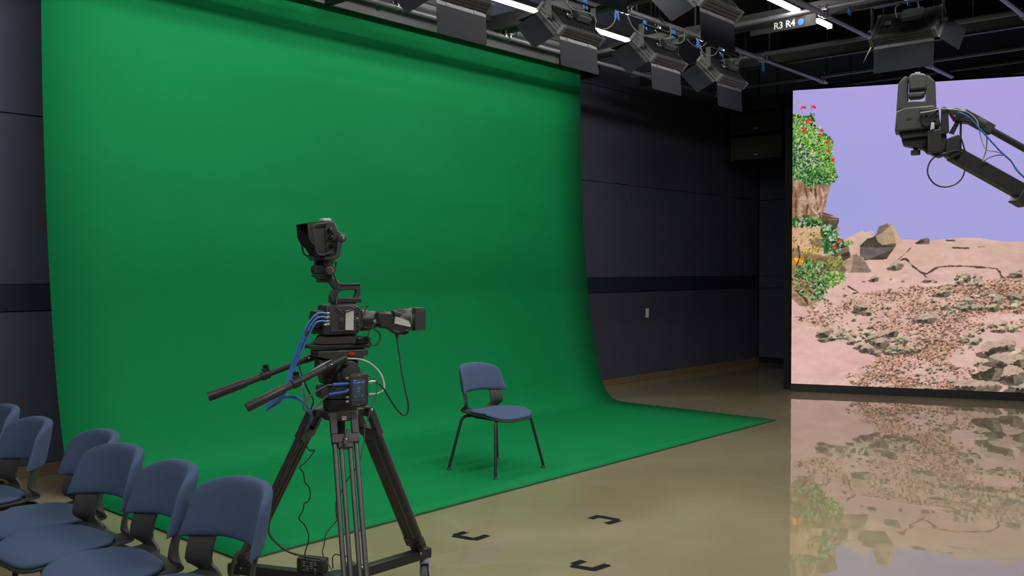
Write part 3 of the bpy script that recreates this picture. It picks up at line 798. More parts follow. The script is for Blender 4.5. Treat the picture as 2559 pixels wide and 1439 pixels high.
# big boulders, drawn as facets
def facet(pts, col, k=1.0, n=10):
    P = LP(pts); w = window(P); mk = inside(P, w)
    c = C(*col) + (N2[w] * n + N3[w] * n * 0.6)[..., None]
    IMG[w][mk] = IMG[w][mk] * (1 - k) + c[mk] * k
facet([(2148, 614), (2190, 586), (2206, 586), (2240, 612), (2215, 648), (2160, 650)], (74, 66, 58))
facet([(2150, 617), (2235, 618), (2222, 628), (2200, 635), (2168, 650), (2148, 640)], (110, 96, 96))
facet([(2148, 614), (2168, 596), (2190, 590), (2200, 600), (2200, 616), (2160, 618)], (78, 68, 56))
facet([(2188, 590), (2196, 566), (2218, 558), (2232, 562), (2244, 582), (2254, 604), (2238, 616), (2205, 612), (2194, 604)], (176, 150, 124))
facet([(2188, 590), (2196, 566), (2218, 558), (2222, 566), (2204, 582)], (126, 108, 94))
facet([(2225, 562), (2232, 562), (2254, 604), (2240, 616), (2236, 590)], (198, 168, 144))
facet([(2205, 612), (2238, 608), (2238, 616), (2206, 614)], (92, 84, 60))
facet([(2286, 608), (2300, 598), (2316, 594), (2324, 598), (2322, 610), (2290, 611)], (118, 100, 86))
facet([(2286, 608), (2300, 598), (2312, 603), (2300, 611)], (70, 62, 54))
# cliff on the left
facet([(1970, 430), (2078, 455), (2074, 470), (2066, 500), (2058, 530), (2092, 545), (2090, 560), (2098, 570), (2086, 600), (2110, 632), (2120, 650), (2105, 690), (2040, 700), (2015, 770), (1970, 730)], (168, 132, 106), 1, 22)
P = LP([(1970, 440), (2072, 455), (2060, 540), (2058, 560), (1970, 555)]); w = window(P); mk = inside(P, w)
IMG[w][mk] = (C(164, 130, 106) + (N4[w] * 42 + N3[w] * 16)[..., None])[mk]
for q in (((1985, 470), (1990, 500), (1988, 545)), ((2010, 465), (2018, 500), (2014, 545)), ((2036, 460), (2040, 500), (2050, 545)), ((2000, 440), (2024, 470), (2030, 490))): crack(q, 0.012, (92, 68, 50))
for q in (((2024, 480), (2038, 500), (2030, 520), (2046, 540)), ((2052, 470), (2058, 500), (2046, 530))): crack(q, 0.010, (206, 172, 152))
facet([(2055, 530), (2082, 538), (2080, 543), (2096, 545), (2096, 556), (2088, 575), (2052, 560)], (96, 74, 62), 1, 18)
crack([(2056, 536), (2080, 541)], 0.008, (172, 140, 120)); crack([(2058, 549), (2094, 548)], 0.007, (150, 118, 100))
facet([(1970, 575), (2010, 558), (2050, 566), (2062, 580), (2062, 640), (2030, 650), (1970, 640)], (206, 166, 134), 1, 16)
facet([(2024, 598), (2056, 596), (2060, 618), (2030, 622)], (118, 96, 70), 0.8, 16)
facet([(1970, 622), (2020, 630), (2062, 640), (2080, 660), (2040, 690), (1970, 690)], (138, 112, 78), 0.9, 26)
facet([(2080, 612), (2096, 602), (2120, 612), (2126, 640), (2110, 652), (2084, 645)], (134, 110, 98), 1, 20)
facet([(2086, 640), (2122, 628), (2124, 644), (2108, 652)], (74, 62, 50), 1, 14)
facet([(2108, 668), (2126, 640), (2140, 634), (2160, 650), (2178, 678), (2170, 681), (2118, 681)], (142, 118, 104), 1, 14)
facet([(2108, 668), (2126, 640), (2134, 640), (2126, 680), (2118, 681)], (182, 150, 132), 1, 10)
facet([(2090, 674), (2108, 664), (2116, 676), (2108, 686), (2092, 684)], (124, 98, 84), 1, 14)
facet([(1970, 690), (2040, 690), (2075, 690), (2060, 740), (2030, 765), (2000, 765), (1970, 740)], (150, 122, 92), 0.8, 34)
for q in (((1990, 725), (2010, 745), (2018, 760)), ((2005, 715), (2040, 740), (2030, 750)), ((2040, 700), (2052, 722), (2050, 728)), ((1985, 690), (2020, 700), (2050, 720))): crack(q, 0.014, (74, 56, 44))
# leaves
def leaves(pts, n, seed, size=(3, 7), palette=((62, 122, 50), (98, 152, 66), (36, 84, 44), (132, 176, 96), (26, 58, 36), (160, 186, 150), (44, 98, 50))):
    P = LP(pts); g = np.random.default_rng(seed); a, b = P.min(0), P.max(0); k = 0
    pal = np.array(palette, float)
    while k < n:
        q = g.uniform(a, b); c = False
        for i in range(len(P)):
            x1, y1 = P[i]; x2, y2 = P[(i + 1) % len(P)]
            if (y1 > q[1]) != (y2 > q[1]) and q[0] < (x2 - x1) * (q[1] - y1) / (y2 - y1) + x1: c = not c
        if not c: continue
        k += 1
        r = g.uniform(*size) * 0.0049; th = g.uniform(0, np.pi); e = g.uniform(0.35, 0.75)
        w = window(np.array([q - r, q + r]), 0.002)
        x, y = SS[w] - q[0], TT[w] - q[1]
        u = (x * np.cos(th) + y * np.sin(th)) / r; v = (-x * np.sin(th) + y * np.cos(th)) / (r * e)
        mk = np.abs(u) + v * v < 1
        IMG[w][mk] = pal[g.integers(len(pal))] * g.uniform(0.8, 1.15) 
bush = [(1970, 292), (1990, 284), (2005, 292), (2022, 288), (2034, 282), (2036, 300), (2030, 310), (2050, 322), (2066, 338), (2082, 352), (2080, 372), (2074, 392), (2088, 425), (2094, 440), (2084, 458), (2066, 462), (2040, 460), (2022, 470), (2008, 452), (1985, 448), (1970, 430)]
facet(bush, (44, 84, 42), 1, 22)
leaves(bush, 3200, 21, (1.6, 4.2))
leaves([(1985, 300), (2040, 300), (2070, 360), (2060, 420), (1990, 420)], 420, 22, (1.6, 3.8), ((196, 206, 180), (150, 180, 130), (28, 60, 34), (206, 180, 160)))
leaves([(1970, 285), (2000, 282), (2040, 330), (2080, 350), (2090, 440), (2070, 455), (2050, 400), (1970, 330)], 420, 23, (1.6, 4), ((120, 180, 60), (160, 205, 80), (90, 150, 50)))
leaves([(1970, 548), (2010, 540), (2050, 545), (2060, 560), (2040, 568), (1970, 566)], 120, 24)
low = [(2050, 560), (2080, 562), (2096, 590), (2120, 612), (2100, 622), (2085, 640), (2060, 632)]
facet(low, (44, 72, 44), 1, 22); leaves(low, 240, 25, (3, 6), ((70, 120, 60), (150, 180, 140), (30, 60, 34), (190, 200, 180), (46, 92, 46)))
low2 = [(1985, 660), (2020, 650), (2060, 655), (2090, 690), (2070, 720), (2060, 750), (2040, 740), (2030, 700), (1990, 690)]
leaves(low2, 420, 26, (2, 5)); leaves([(2060, 680), (2110, 680), (2114, 700), (2070, 720)], 90, 27, (2, 5), ((110, 160, 70), (150, 190, 90), (70, 110, 50)))
leaves([(1972, 700), (2010, 690), (2060, 740), (2050, 756), (2000, 735)], 110, 28, (2, 4))
leaves([(1972, 575), (2040, 560), (2060, 600), (2040, 650), (1980, 650)], 90, 29, (2, 5), ((200, 180, 60), (150, 130, 70), (110, 100, 50), (190, 150, 60)))
leaves([(2060, 645), (2100, 640), (2110, 670), (2070, 680)], 90, 30, (2, 5), ((120, 130, 60), (90, 100, 50), (160, 160, 80)))
leaves([(2112, 602), (2138, 605), (2128, 612), (2112, 612)], 20, 31, (2, 5), ((150, 180, 60), (120, 160, 60)))
leaves([(1984, 652), (2002, 642), (2000, 656), (1982, 658)], 12, 32, (6, 10), ((232, 160, 30), (214, 130, 24), (240, 180, 60)))
crack([(1994, 615), (1998, 640), (1992, 660)], 0.010, (70, 54, 40))
for q in ((2008, 270, 7, 4), (2033, 267, 6, 4), (2019, 303, 8, 7), (2011, 324, 7, 6), (2052, 330, 5, 9), (2067, 356, 4, 4), (2081, 399, 4, 5), (2097, 601, 6, 6), (2086, 617, 5, 5), (2069, 376, 4, 4)):
    P = LP([(q[0], q[1])])[0]; g = np.random.default_rng(q[0])
    for k in range(9):
        c = P + g.uniform(-0.5, 0.5, 2) * np.array([q[2], q[3]]) * 0.0049 * 1.4; r = 0.0049 * 3.0
        w = window(np.array([c - r, c + r]), 0.003); mk = (SS[w] - c[0]) ** 2 + (TT[w] - c[1]) ** 2 < (r * g.uniform(0.6, 1)) ** 2
        IMG[w][mk] = C(*((226, 44, 38), (240, 84, 62), (200, 30, 34))[k % 3])
for a, b in (((2004, 274), (2003, 292)), ((2030, 271), (2022, 290))): crack([a, ((a[0] + b[0]) / 2 + 1, (a[1] + b[1]) / 2), b], 0.005, (120, 130, 120), 0.001)
for k in range(5): crack([(1980 + k * 6, 270 - k * 4), (1984 + k * 6, 265 - k * 4), (1989 + k * 5, 263 - k * 4)], 0.006, (168, 176, 110), 0.001)

def srgb_lin(a):
    a = np.clip(a / 255.0, 0, 1); return np.where(a <= 0.04045, a / 12.92, ((a + 0.055) / 1.055) ** 2.4)
def picture_grid(name, img, xs, zs, y, material, parent):
    nz, nx_ = img.shape[:2]
    me = bpy.data.meshes.new(name)
    X, Z = np.meshgrid(xs, zs)
    co = np.stack([X, np.full_like(X, y), Z], -1).reshape(-1, 3).astype(np.float32)
    idx = np.arange(nz * nx_).reshape(nz, nx_)
    q = np.stack([idx[:-1, :-1], idx[:-1, 1:], idx[1:, 1:], idx[1:, :-1]], -1).reshape(-1, 4).astype(np.int32)
    me.vertices.add(len(co)); me.vertices.foreach_set('co', co.ravel())
    me.loops.add(q.size); me.loops.foreach_set('vertex_index', q.ravel())
    me.polygons.add(len(q)); me.polygons.foreach_set('loop_start', np.arange(0, q.size, 4, dtype=np.int32))
    me.update(calc_edges=True)
    at = me.color_attributes.new('picture', 'FLOAT_COLOR', 'POINT')
    rgba = np.ones((nz * nx_, 4), np.float32); rgba[:, :3] = srgb_lin(img).reshape(-1, 3)
    at.data.foreach_set('color', rgba.ravel())
    o = bpy.data.objects.new(name, me); COL.objects.link(o); me.materials.append(material); o.parent = parent
    return o
o = picture_grid('display', IMG, S, T, -0.004, M['picture'], led)

# ------------------------------------------------------------------ chairs
def make_chair():
    r = root('stacking_chair')
    fwd = lambda x: -0.100 * (min(abs(x), 0.24) / 0.22) ** 2.8            # the sides of the back wrap forward
    lean = lambda z: 0.205 + (z - 0.45) * 0.20
    # back pad
    def bw(b):
        t = (b + 1) / 2
        return 0.230 * (1 - 0.11 * t) * max(0.0, 1 - max(0, b) ** 4.2) ** (1 / 2.4)
    def back(a, b, t):
        w = bw(b); x = a * w
        z = 0.682 + 0.110 * b + (0.006 * (1 - min(1, (x / 0.16) ** 2)) if b < 0 else 0) * (abs(b) ** 2)
        return V(x, lean(z) + fwd(x) - t, z)
    MB().pillow(back, lambda a, b: 0.004 + 0.024 * ((1 - abs(a) ** 6) * (1 - abs(b) ** 8)) ** 0.5, 20, 18).build('back_pad', M['fabric'], r, angle=180)
    # seat pad and seat shell
    def seat_xy(a, b):
        y = 0.215 * b
        w = 0.225 * (1 - 0.10 * max(0, b)) * (1 - abs(b) ** 5 * 0.30)
        x = a * w
        y = y * (1 - 0.10 * abs(a) ** 4) + (0.010 if b < 0 else -0.0) - 0.02
        return x, y
    def seat_z(x, y):
        return 0.424 - 0.030 * max(0, (-y - 0.08) / 0.15) ** 2 + 0.014 * (abs(x) / 0.22) ** 3 * (1 if y > -0.1 else 0.4) + 0.012 * max(0, y / 0.19) ** 2
    def seat(a, b, t): x, y = seat_xy(a, b); y = y * 0.90 - 0.022; return V(x, y, seat_z(x, y) + 0.011 + t)
    def pan(a, b, t):
        x, y = seat_xy(a, b); return V(x * 1.022, y * 1.02, seat_z(x, y) - 0.006 + t)
    MB().pillow(seat, lambda a, b: 0.003 + 0.013 * ((1 - abs(a) ** 6) * (1 - abs(b) ** 6)) ** 0.5, 20, 20).build('seat_pad', M['fabric'], r, angle=180)
    MB().pillow(pan, lambda a, b: 0.003 + 0.007 * ((1 - abs(a) ** 8) * (1 - abs(b) ** 8)) ** 0.5, 18, 18).build('seat_shell', M['shell'], r, angle=180)
    # two broad uprights that flow out of the seat shell into the back pad
    path = smooth_path([(0, 0.10, 0.424), (0, 0.16, 0.427), (0, 0.192, 0.437), (0, 0.204, 0.467), (0, 0.213, 0.53), (0, lean(0.60), 0.60), (0, lean(0.66), 0.66)], 4)
    for sg in (-1, 1):
        mb = MB(); vs = []; fs = []; n = len(path)
        for i, q in enumerate(path):
            h = q.z; up_ = min(1, max(0, (h - 0.427) / 0.06))
            x0 = 0.045 + 0.086 * min(1, max(0, (h - 0.427) / 0.045)) ** 0.8; x1 = 0.20 + 0.010 * up_
            for k in range(5):
                x = x0 + (x1 - x0) * k / 4
                vs.append(V(sg * x, q.y + fwd(x) * up_ * (0.9 if h < 0.6 else 1), q.z + (0.012 * (x / 0.2) ** 2) * (1 - up_)))
        fs = [(i * 5 + k, i * 5 + k + 1, (i + 1) * 5 + k + 1, (i + 1) * 5 + k) for i in range(n - 1) for k in range(4)]
        o = mb.add(vs, fs).build('upright', M['shell'], r, angle=180)
        md = o.modifiers.new('solid', 'SOLIDIFY'); md.thickness = 0.012; md.offset = 0
        md = o.modifiers.new('bevel', 'BEVEL'); md.width = 0.003; md.segments = 2
    MB().box2((-0.13, -0.15, 0.386), (0.13, 0.12, 0.419)).build('seat_frame', M['leg'], r, bevel=0.008)
    for sx in (-1, 1):
        for sy in (-1, 1):
            fy = 0.245 if sy > 0 else -0.235
            ky = 0.185 if sy > 0 else -0.165
            kx = 0.185 if sy > 0 else 0.195
            pts = [V(sx * 0.09, ky * 0.62, 0.402), V(sx * (kx - 0.045), ky * 0.9, 0.402)]
            k1 = V(sx * kx, ky, 0.402); ft = V(sx * 0.268, fy, 0.018)
            for t in (0.0, 0.25, 0.5, 0.75, 1.0):
                a = V(sx * (kx - 0.04), ky * 0.93, 0.402); c_ = k1 + (ft - k1) * 0.10
                pts.append(a * (1 - t) ** 2 + k1 * 2 * t * (1 - t) + c_ * t * t)
            pts.append(ft)
            lg = MB().tube(pts, 0.0112, seg=10).build('leg', M['leg'], r)
            MB().lathe(ft - V(0, 0, 0.018), (0, 0, 1), [(0, 0.018), (0.006, 0.018), (0.014, 0.009), (0.026, 0.008)], 12).build('glide', M['shell'], lg)
    return r
chair0 = make_chair()
a = (onZ(1122, 1180) + onZ(1236, 1150) + onZ(1254, 1200) + onZ(1355, 1173)) / 4
chairs = [((a.x, a.y, 0.013), 0.0, 'blue padded chair standing alone on the green floor sheet', None)]
row = [(1.786, 2.876, 'blue chair closest to the camera, front right of the row by the tripod'),
       (1.774, 3.348, 'second blue chair of the left row, counted from the tripod'),
       (1.792, 3.809, 'third blue chair of the left row, counted from the tripod'),
       (1.894, 4.242, 'fourth blue chair of the left row, its back against the green sheet edge'),
       (1.84, 4.84, 'fifth blue chair of the left row, in front of the dark wall'),
       (1.90, 5.42, 'last blue chair of the left row, cut off by the left edge')]
for i, (x, y, lab) in enumerate(row):
    chairs.append(((x - 0.23, y, 0.0), math.radians(-90 + (0, -8, 2, -5, -2, 0)[i]), lab, 'row of blue chairs at left'))
for i, (loc, rz, lab, grp) in enumerate(chairs):
    o = chair0 if i == 0 else copy_tree(chair0)
    o.location = loc; o.rotation_euler = (0, 0, rz)
    tag(o, lab, 'chair', 'blue stacking chairs')

# ------------------------------------------------------------------ tape marks on the floor
def tape_mark(strips, label):
    P = [[onZ(1080 + a / 3.554, 1200 + b / 3.554) for a, b in s] for s in strips]
    c = sum((q for s in P for q in s), V(0, 0, 0)) / sum(len(s) for s in P)
    t = root('tape_mark', c, 0, label, 'tape mark', 'black tape marks on the floor')
    for k, s in enumerate(P):
        A, B = s; d = (B - A); L = d.length; d.normalize(); n = V(-d.y, d.x, 0); h = 0.024
        g = random.Random(k + int(c.x * 100)); j = lambda: g.uniform(-0.006, 0.006)
        poly = [A + n * h, A + d * j(), A - n * h + d * j(), B - n * h + d * j(), B - n * h * 0.3 + d * j(), B + n * h * 0.4 + d * j(), B + n * h]
        MB().prism([q + V(0, 0, 0.0006 + 0.0004 * k) for q in poly], (0, 0, 0.0006)).build('tape_strip', M['tape'], t, world=True)
tape_mark([((205, 488), (298, 460)), ((190, 492), (370, 525)), ((370, 530), (488, 490))], 'black tape bracket on the floor nearest the green sheet')
tape_mark([((1400, 343), (1490, 314)), ((1485, 322), (1655, 353)), ((1660, 356), (1550, 386))], 'black tape bracket on the floor closest to the video wall, opening forward')
tape_mark([((1250, 748), (1345, 716)), ((1230, 758), (1445, 796)), ((1420, 798), (1560, 750))], 'black tape bracket on the floor at the bottom edge')

# ------------------------------------------------------------------ camera rig (tripod, head, camera, viewfinder, controller)
D0 = 4.1
g0 = at_depth(868, 1000, D0); O = V(g0.x, g0.y, 0)
ALPHA = math.radians(28)
Ax = (Rt * math.cos(ALPHA) + Fh * math.sin(ALPHA)); Bx = (-Rt * math.sin(ALPHA) + Fh * math.cos(ALPHA))
RZ = math.atan2(Ax.y, Ax.x)
def rig(px, py, b=0.0):
    """a point of the picture on the plane b (metres to the far side of the lens axis), in the rig's own axes"""
    P = on_plane(px, py, O + Bx * b, Bx) - O
    return V(P.dot(Ax), b, P.z)
def rigw(P):
    q = Vector(P) - O; return V(q.dot(Ax), q.dot(Bx), q.z)
def slabp(pts, b0, b1, mb=None):
    """profile traced at the near plane b0, extruded to b1"""
    mb = mb or MB(); return mb.prism([rig(x, y, b0) for x, y in pts], (0, b1 - b0, 0))

# tripod with fluid head
tri = root('tripod', O, RZ, 'black studio tripod with fluid head and two pan handles', 'tripod')
def leg_pts(t_px, t_d, f_px, f_d): return rigw(at_depth(*t_px, t_d)), rigw(at_depth(*f_px, f_d))
LEGS = [leg_pts((858, 1035), 4.03, (894, 1520), 3.64), leg_pts((905, 1022), 4.14, (1042, 1366), 4.46), leg_pts((791, 1026), 4.13, (610, 1400), 4.27)]
hubz = sum(l[0].z for l in LEGS) / 3
hub = V(sum(l[0].x for l in LEGS) / 3, sum(l[0].y for l in LEGS) / 3, hubz)
LAB = ('near leg', 'right leg', 'left leg')
FEET = []
for k, (Tp, Fp) in enumerate(LEGS):
    rad = (Fp - Tp); rad.z = 0; rad.normalize(); tn = V(-rad.y, rad.x, 0); d = (Fp - Tp); Ln = d.length; d.normalize()
    nn = tn.cross(d)
    FEET.append(Fp)
    lg = MB()
    # arched casting at the top
    for s in (-1, 1): lg.box(Tp + d * 0.045 + tn * (s * 0.045), (0.030, 0.034, 0.10), (tn, nn, d))
    lg.box(Tp + d * 0.012, (0.11, 0.030, 0.03), (tn, nn, d)); lg.cyl(Tp - tn * 0.055, Tp + tn * 0.055, 0.016, seg=14)
    L = lg.build('leg', M['tripod'], tri, bevel=0.003)
    for s in (-1, 1):
        MB().cyl(Tp + d * 0.09 + tn * (s * 0.0455), Fp - d * 0.03 + tn * (s * 0.0440), 0.0108 if k == 0 else 0.0135, seg=14).build('outer_tube', M['alu'], L)
        MB().cyl(Tp + d * 0.13 + tn * (s * 0.0185), Fp - d * 0.02 + tn * (s * 0.0185), 0.0100 if k == 0 else 0.0130, seg=14).build('inner_tube', M['alu'], L)
        MB().ball(Tp + tn * (s * 0.058), 0.007).build('bolt', M['chrome'], L)
    cl = MB(); cl.box(Tp + d * 0.115, (0.116, 0.036, 0.042), (tn, nn, d)); cl.box(Tp + d * 0.145, (0.062, 0.030, 0.026), (tn, nn, d))
    cl.build('tube_clamp', M['tripod'], L, bevel=0.004)
    kn = MB(); kc = Tp + d * 0.108 + nn * (-0.024 if nn.dot(rad) < 0 else 0.024)
    out = rad
    kc = Tp + d * 0.108 + out * 0.03
    kn.cyl(kc - out * 0.015, kc + out * 0.006, 0.011, seg=12)
    kn.box(kc + out * 0.004 + (tn * 0.3 - d * 0.95).normalized() * 0.012, (0.016, 0.012, 0.07), ((tn * 0.95 + d * 0.3).normalized(), out, (tn * 0.3 - d * 0.95).normalized()))
    kn.build('clamp_lever', M['tripod'], L, bevel=0.003)
    MB().ball(kc + out * 0.009, 0.006).build('lever_screw', M['chrome'], L)
    ft = MB(); ft.box(Fp - d * 0.035, (0.105, 0.034, 0.055), (tn, nn, d)); ft.box(Fp - d * 0.005, (0.05, 0.036, 0.06), (tn, nn, d)); ft.cyl(Fp - tn * 0.03, Fp + tn * 0.03, 0.02, seg=12)
    ft.build('foot', M['cam'], L, bevel=0.005)
# bowl and spider
bw_ = MB(); bw_.lathe(hub + V(0, 0, -0.035), (0, 0, 1), [(0, 0.045), (0.004, 0.075), (0.03, 0.082), (0.042, 0.082), (0.045, 0.07)], 28)
for Tp, Fp in LEGS:
    mid = (hub + Tp) / 2; dd = (Tp - hub); dd.z = 0; ln = dd.length; dd.normalize()
    bw_.box(mid + V(0, 0, -0.006), (ln, 0.075, 0.034), (dd, V(-dd.y, dd.x, 0), V(0, 0, 1)))
bw_.build('bowl', M['tripod'], tri, bevel=0.003)
MB().cyl(hub + V(0, 0, -0.16), hub + V(0, 0, -0.03), 0.019, seg=12).build('bowl_grip', M['cam'], tri)
p = LEGS[0][0]; rad = (LEGS[0][1] - p); rad.z = 0; rad.normalize(); tn = V(-rad.y, rad.x, 0)
if (tn.x * Ax + tn.y * Bx).dot(Rt) < 0: tn = -tn
d = (LEGS[0][1] - LEGS[0][0]).normalized(); upv = -d
stc = p + d * 0.014 + rad * 0.021
stk = MB().box(stc, (0.019, 0.0015, 0.017), (tn, rad, upv)).build('sticker', M['label'], tri)
lettering('sticker_print', 'MJ', 0.0125, stc + rad * 0.0012, tn, upv, M['cam'], stk)
# fluid head
hx, hy = hub.x, hub.y
hz0 = hubz + 0.01
hb = MB()
def zpx(py): return rig(868, py, 0).z
hb.lathe((hx, hy, hz0), (0, 0, 1), [(0, 0.062), (0.004, 0.076), (zpx(993) - hz0, 0.078), (zpx(990) - hz0, 0.070), (zpx(960) - hz0, 0.070), (zpx(955) - hz0, 0.05)], 28)
hd = hb.build('pan_base', M['cam'], tri)
MB().box((hx - 0.075, hy, (zpx(960) + zpx(990)) / 2), (0.05, 0.09, zpx(960) - zpx(990))).build('pan_lock', M['cam2'], hd, bevel=0.006)
MB().lathe((hx, hy, zpx(962)), (0, 0, 1), [(0, 0.083), (-0.048, 0.083), (-0.05, 0.078)], 28).build('pan_ring', M['cam2'], hd)
blk = slabp([(800, 897), (898, 899), (896, 906), (900, 930), (896, 962), (812, 962), (806, 940), (798, 930)], -0.045, 0.045).build('tilt_body', M['cam'], tri, bevel=0.008)
c0 = rig(868, 932, -0.045)
MB().lathe(c0, (0, -1, 0), [(0, 0.056), (0.012, 0.056), (0.016, 0.05), (0.020, 0.05), (0.022, 0.036), (0.034, 0.034), (0.036, 0.02)], 28).build('tilt_drum', M['cam2'], blk)
MB().lathe(c0 + V(0, 0.09, 0), (0, 1, 0), [(0, 0.056), (0.02, 0.054), (0.024, 0.03)], 28).build('tilt_drum', M['cam2'], blk)
MB().ball(rig(868, 911, -0.067), 0.003).build('index_dot', M['white_print'], blk)
q = rig(826, 943, -0.05); MB().lathe(q, (0, -1, 0), [(0, 0.02), (0.012, 0.019), (0.014, 0.012)], 20).build('brake_knob', M['gloss'], blk)
slabp([(795, 878), (828, 877), (921, 872), (921, 887), (909, 888), (909, 898), (829, 900), (795, 893)], -0.06, 0.06).build('head_plate', M['cam2'], tri, bevel=0.004)
q = rig(879, 884, -0.0615)
rl = MB().prism([q + V(-0.018, 0, 0.001), q + V(-0.004, 0, 0.009), q + V(0.004, 0, 0.009), q + V(0.018, 0, 0), q + V(0.004, 0, -0.008), q + V(-0.004, 0, -0.008)], (0, -0.005, 0)).build('red_lock', M['red'], tri)
MB().ball(q + V(0, -0.006, 0), 0.0035).build('screw', M['chrome'], rl)
MB().box(rig(788, 879, 0.0), (0.012, 0.05, 0.006)).build('release_lever', M['orange'], tri)
slabp([(764, 860), (783, 862), (927, 859), (927, 869), (820, 872), (783, 873), (764, 870)], -0.05, 0.05).build('slide_plate', M['cam'], tri, bevel=0.004)
# pan handles
def pan_bar(p0, p1, b0, b1, col_t, material, grip_t=0.66):
    A, B = rig(*p0, b0), rig(*p1, b1); d = (B - A).normalized(); L = (B - A).length
    mb = MB().cyl(A, A + d * (L * 0.74), 0.0135, seg=14)
    h = mb.build('pan_handle', M['cam2'], tri)
    MB().cyl(A - d * 0.015, A + d * 0.075, 0.0175, seg=14).build('socket', M['cam'], h)
    MB().cyl(A + d * (L * col_t), B - d * 0.16, 0.0155, seg=14).build('extension_tube', M['cam2'], h)
    MB().lathe(B - d * 0.165, d, [(0, 0.0165), (0.004, 0.0195), (0.158, 0.0205), (0.165, 0.019)], 18).build('grip', M['cam'], h)
    c = A + d * (L * col_t); cl = MB(); cl.cyl(c - d * 0.018, c + d * 0.02, 0.021, seg=14)
    up_ = V(0, 0, 1)
    cl.box(c + up_ * 0.022, (0.03, 0.02, 0.02), (d, V(0, 1, 0), d.cross(V(0, 1, 0)))); cl.build('collar', M['cam'], h, bevel=0.003)
    MB().lathe(c + up_ * 0.028, up_, [(0, 0.009), (0.004, 0.013), (0.016, 0.012), (0.018, 0.006)], 12).build('collar_knob', M['gloss'], h)
    MB().ball(A + d * 0.06 + V(0, -0.016, 0.004), 0.005).build('screw', M['chrome'], h)
    # rosette arm that ties the handle to the head
    tgt = V(hx + 0.0, math.copysign(0.06, b0), A.z - 0.035)
    MB().tube([A + d * 0.02, (A + tgt) / 2 + V(0, math.copysign(0.012, b0), 0.0), tgt], 0.012, seg=10, smooth=4).build('rosette', M['cam'], h)
pan_bar((856, 897), (617, 1018), -0.11, -0.15, 0.50, M['cam2'])
pan_bar((802, 884), (520, 992), 0.10, 0.16, 0.50, M['cam2'])

# dolly under the tripod
dol = root('tripod_dolly', O, RZ, 'black three-arm wheeled dolly under the tripod with grey casters', 'dolly')
dc = V(sum(f.x for f in FEET) / 3, sum(f.y for f in FEET) / 3, 0)
cpl = MB().lathe(dc + V(0, 0, 0.125), (0, 0, 1), [(0, 0.06), (0.004, 0.07), (0.05, 0.07), (0.055, 0.06)], 20).build('hub', M['cam'], dol)
for k, Fp in enumerate(FEET):
    e = V(Fp.x, Fp.y, 0); dd = (e - dc); Ln = dd.length; dd.normalize(); tt = V(-dd.y, dd.x, 0)
    zt = Fp.z - 0.015
    A = dc + dd * 0.03; Bp = dc + dd * (Ln + 0.075)
    arm = MB().box((A + Bp) / 2 + V(0, 0, zt - 0.024), ((Bp - A).length, 0.046, 0.048), (dd, tt, V(0, 0, 1))).build('arm', M['cam'], dol, bevel=0.004)
    for s in (-1, 1): MB().ball(e + tt * (s * 0.026) + V(0, 0, zt - 0.012), 0.007).build('bolt', M['chrome'], arm)
    for s in (-0.09, 0.09): MB().ball(dc + dd * 0.11 + tt * 0.02 * (1 if s > 0 else -1) + V(0, 0, zt + 0.002), 0.008).build('bolt', M['chrome'], arm)
    cc = dc + dd * (Ln + 0.055)
    sw_ = (dd * 0.8 + tt * 0.6).normalized(); sx_ = V(-sw_.y, sw_.x, 0)
    fk = MB(); zc = 0.052
    fk.cyl(cc + V(0, 0, zt - 0.065), cc + V(0, 0, zt - 0.048), 0.026, seg=16)
    for s in (-1, 1):
        fk.prism([cc + sx_ * (s * 0.02) + sw_ * a_ + V(0, 0, h_) for a_, h_ in ((-0.026, zt - 0.062), (0.026, zt - 0.062), (0.034, 0.09), (0.012, 0.034), (-0.012, 0.034), (-0.034, 0.085))], sx_ * (0.004 * s))
    fk.box(cc + V(0, 0, zt - 0.066), (0.056, 0.046, 0.008), (sw_, sx_, V(0, 0, 1)))
    cs_ = fk.build('caster_fork', M['caster'], arm)
    MB().lathe(cc + sx_ * -0.016 + V(0, 0, zc), sx_, [(0, 0.044), (0.004, 0.052), (0.028, 0.052), (0.032, 0.044)], 24).build('caster_wheel', M['rubber'], arm)
    MB().box(cc + sw_ * 0.045 + V(0, 0, 0.085), (0.03, 0.05, 0.028), ((sw_ - V(0, 0, 0.5)).normalized(), sx_, (V(0, 0, 1) + sw_ * 0.5).normalized())).build('caster_brake', M['caster'], arm, bevel=0.004)
ARMZ = FEET[2].z - 0.015

# studio camera: body, shoulder plate, handle, lens
scm = root('studio_camera', O, RZ, 'black broadcast camera with top handle and zoom lens on the tripod', 'camera')
NB_ = -0.07
body = slabp([(818, 763), (886, 760), (900, 770), (909, 786), (909, 815), (893, 834), (812, 838), (806, 830), (812, 800)], NB_, 0.07).build('body', M['cam'], scm, bevel=0.005)
slabp([(824, 768), (884, 765), (897, 776), (903, 790), (903, 812), (889, 828), (826, 831)], NB_ - 0.004, NB_ + 0.004).build('side_cover', M['cam2'], body, bevel=0.003)
slabp([(847, 785), (873, 783), (873, 815), (866, 822), (847, 820)], NB_ - 0.008, NB_).build('side_panel', M['cam'], body, bevel=0.002)
MB().lathe(rig(853, 800, NB_ - 0.008), (0, -1, 0), [(0, 0.012), (0.003, 0.011), (0.004, 0.008)], 16).build('side_dial', M['cam2'], body)
slabp([(792, 778), (822, 775), (820, 832), (783, 835)], NB_ + 0.03, 0.065).build('rear_module', M['cam'], body, bevel=0.003)
slabp([(834, 765), (880, 763), (868, 777), (844, 778)], NB_ - 0.006, NB_).build('top_shoulder', M['cam2'], body, bevel=0.002)
MB().prism([rig(x, y, NB_ - 0.0095) for x, y in ((864, 776), (884, 771), (883.5, 825), (863, 824.5))], (0, -0.001, 0)).build('white_label', M['label'], body)
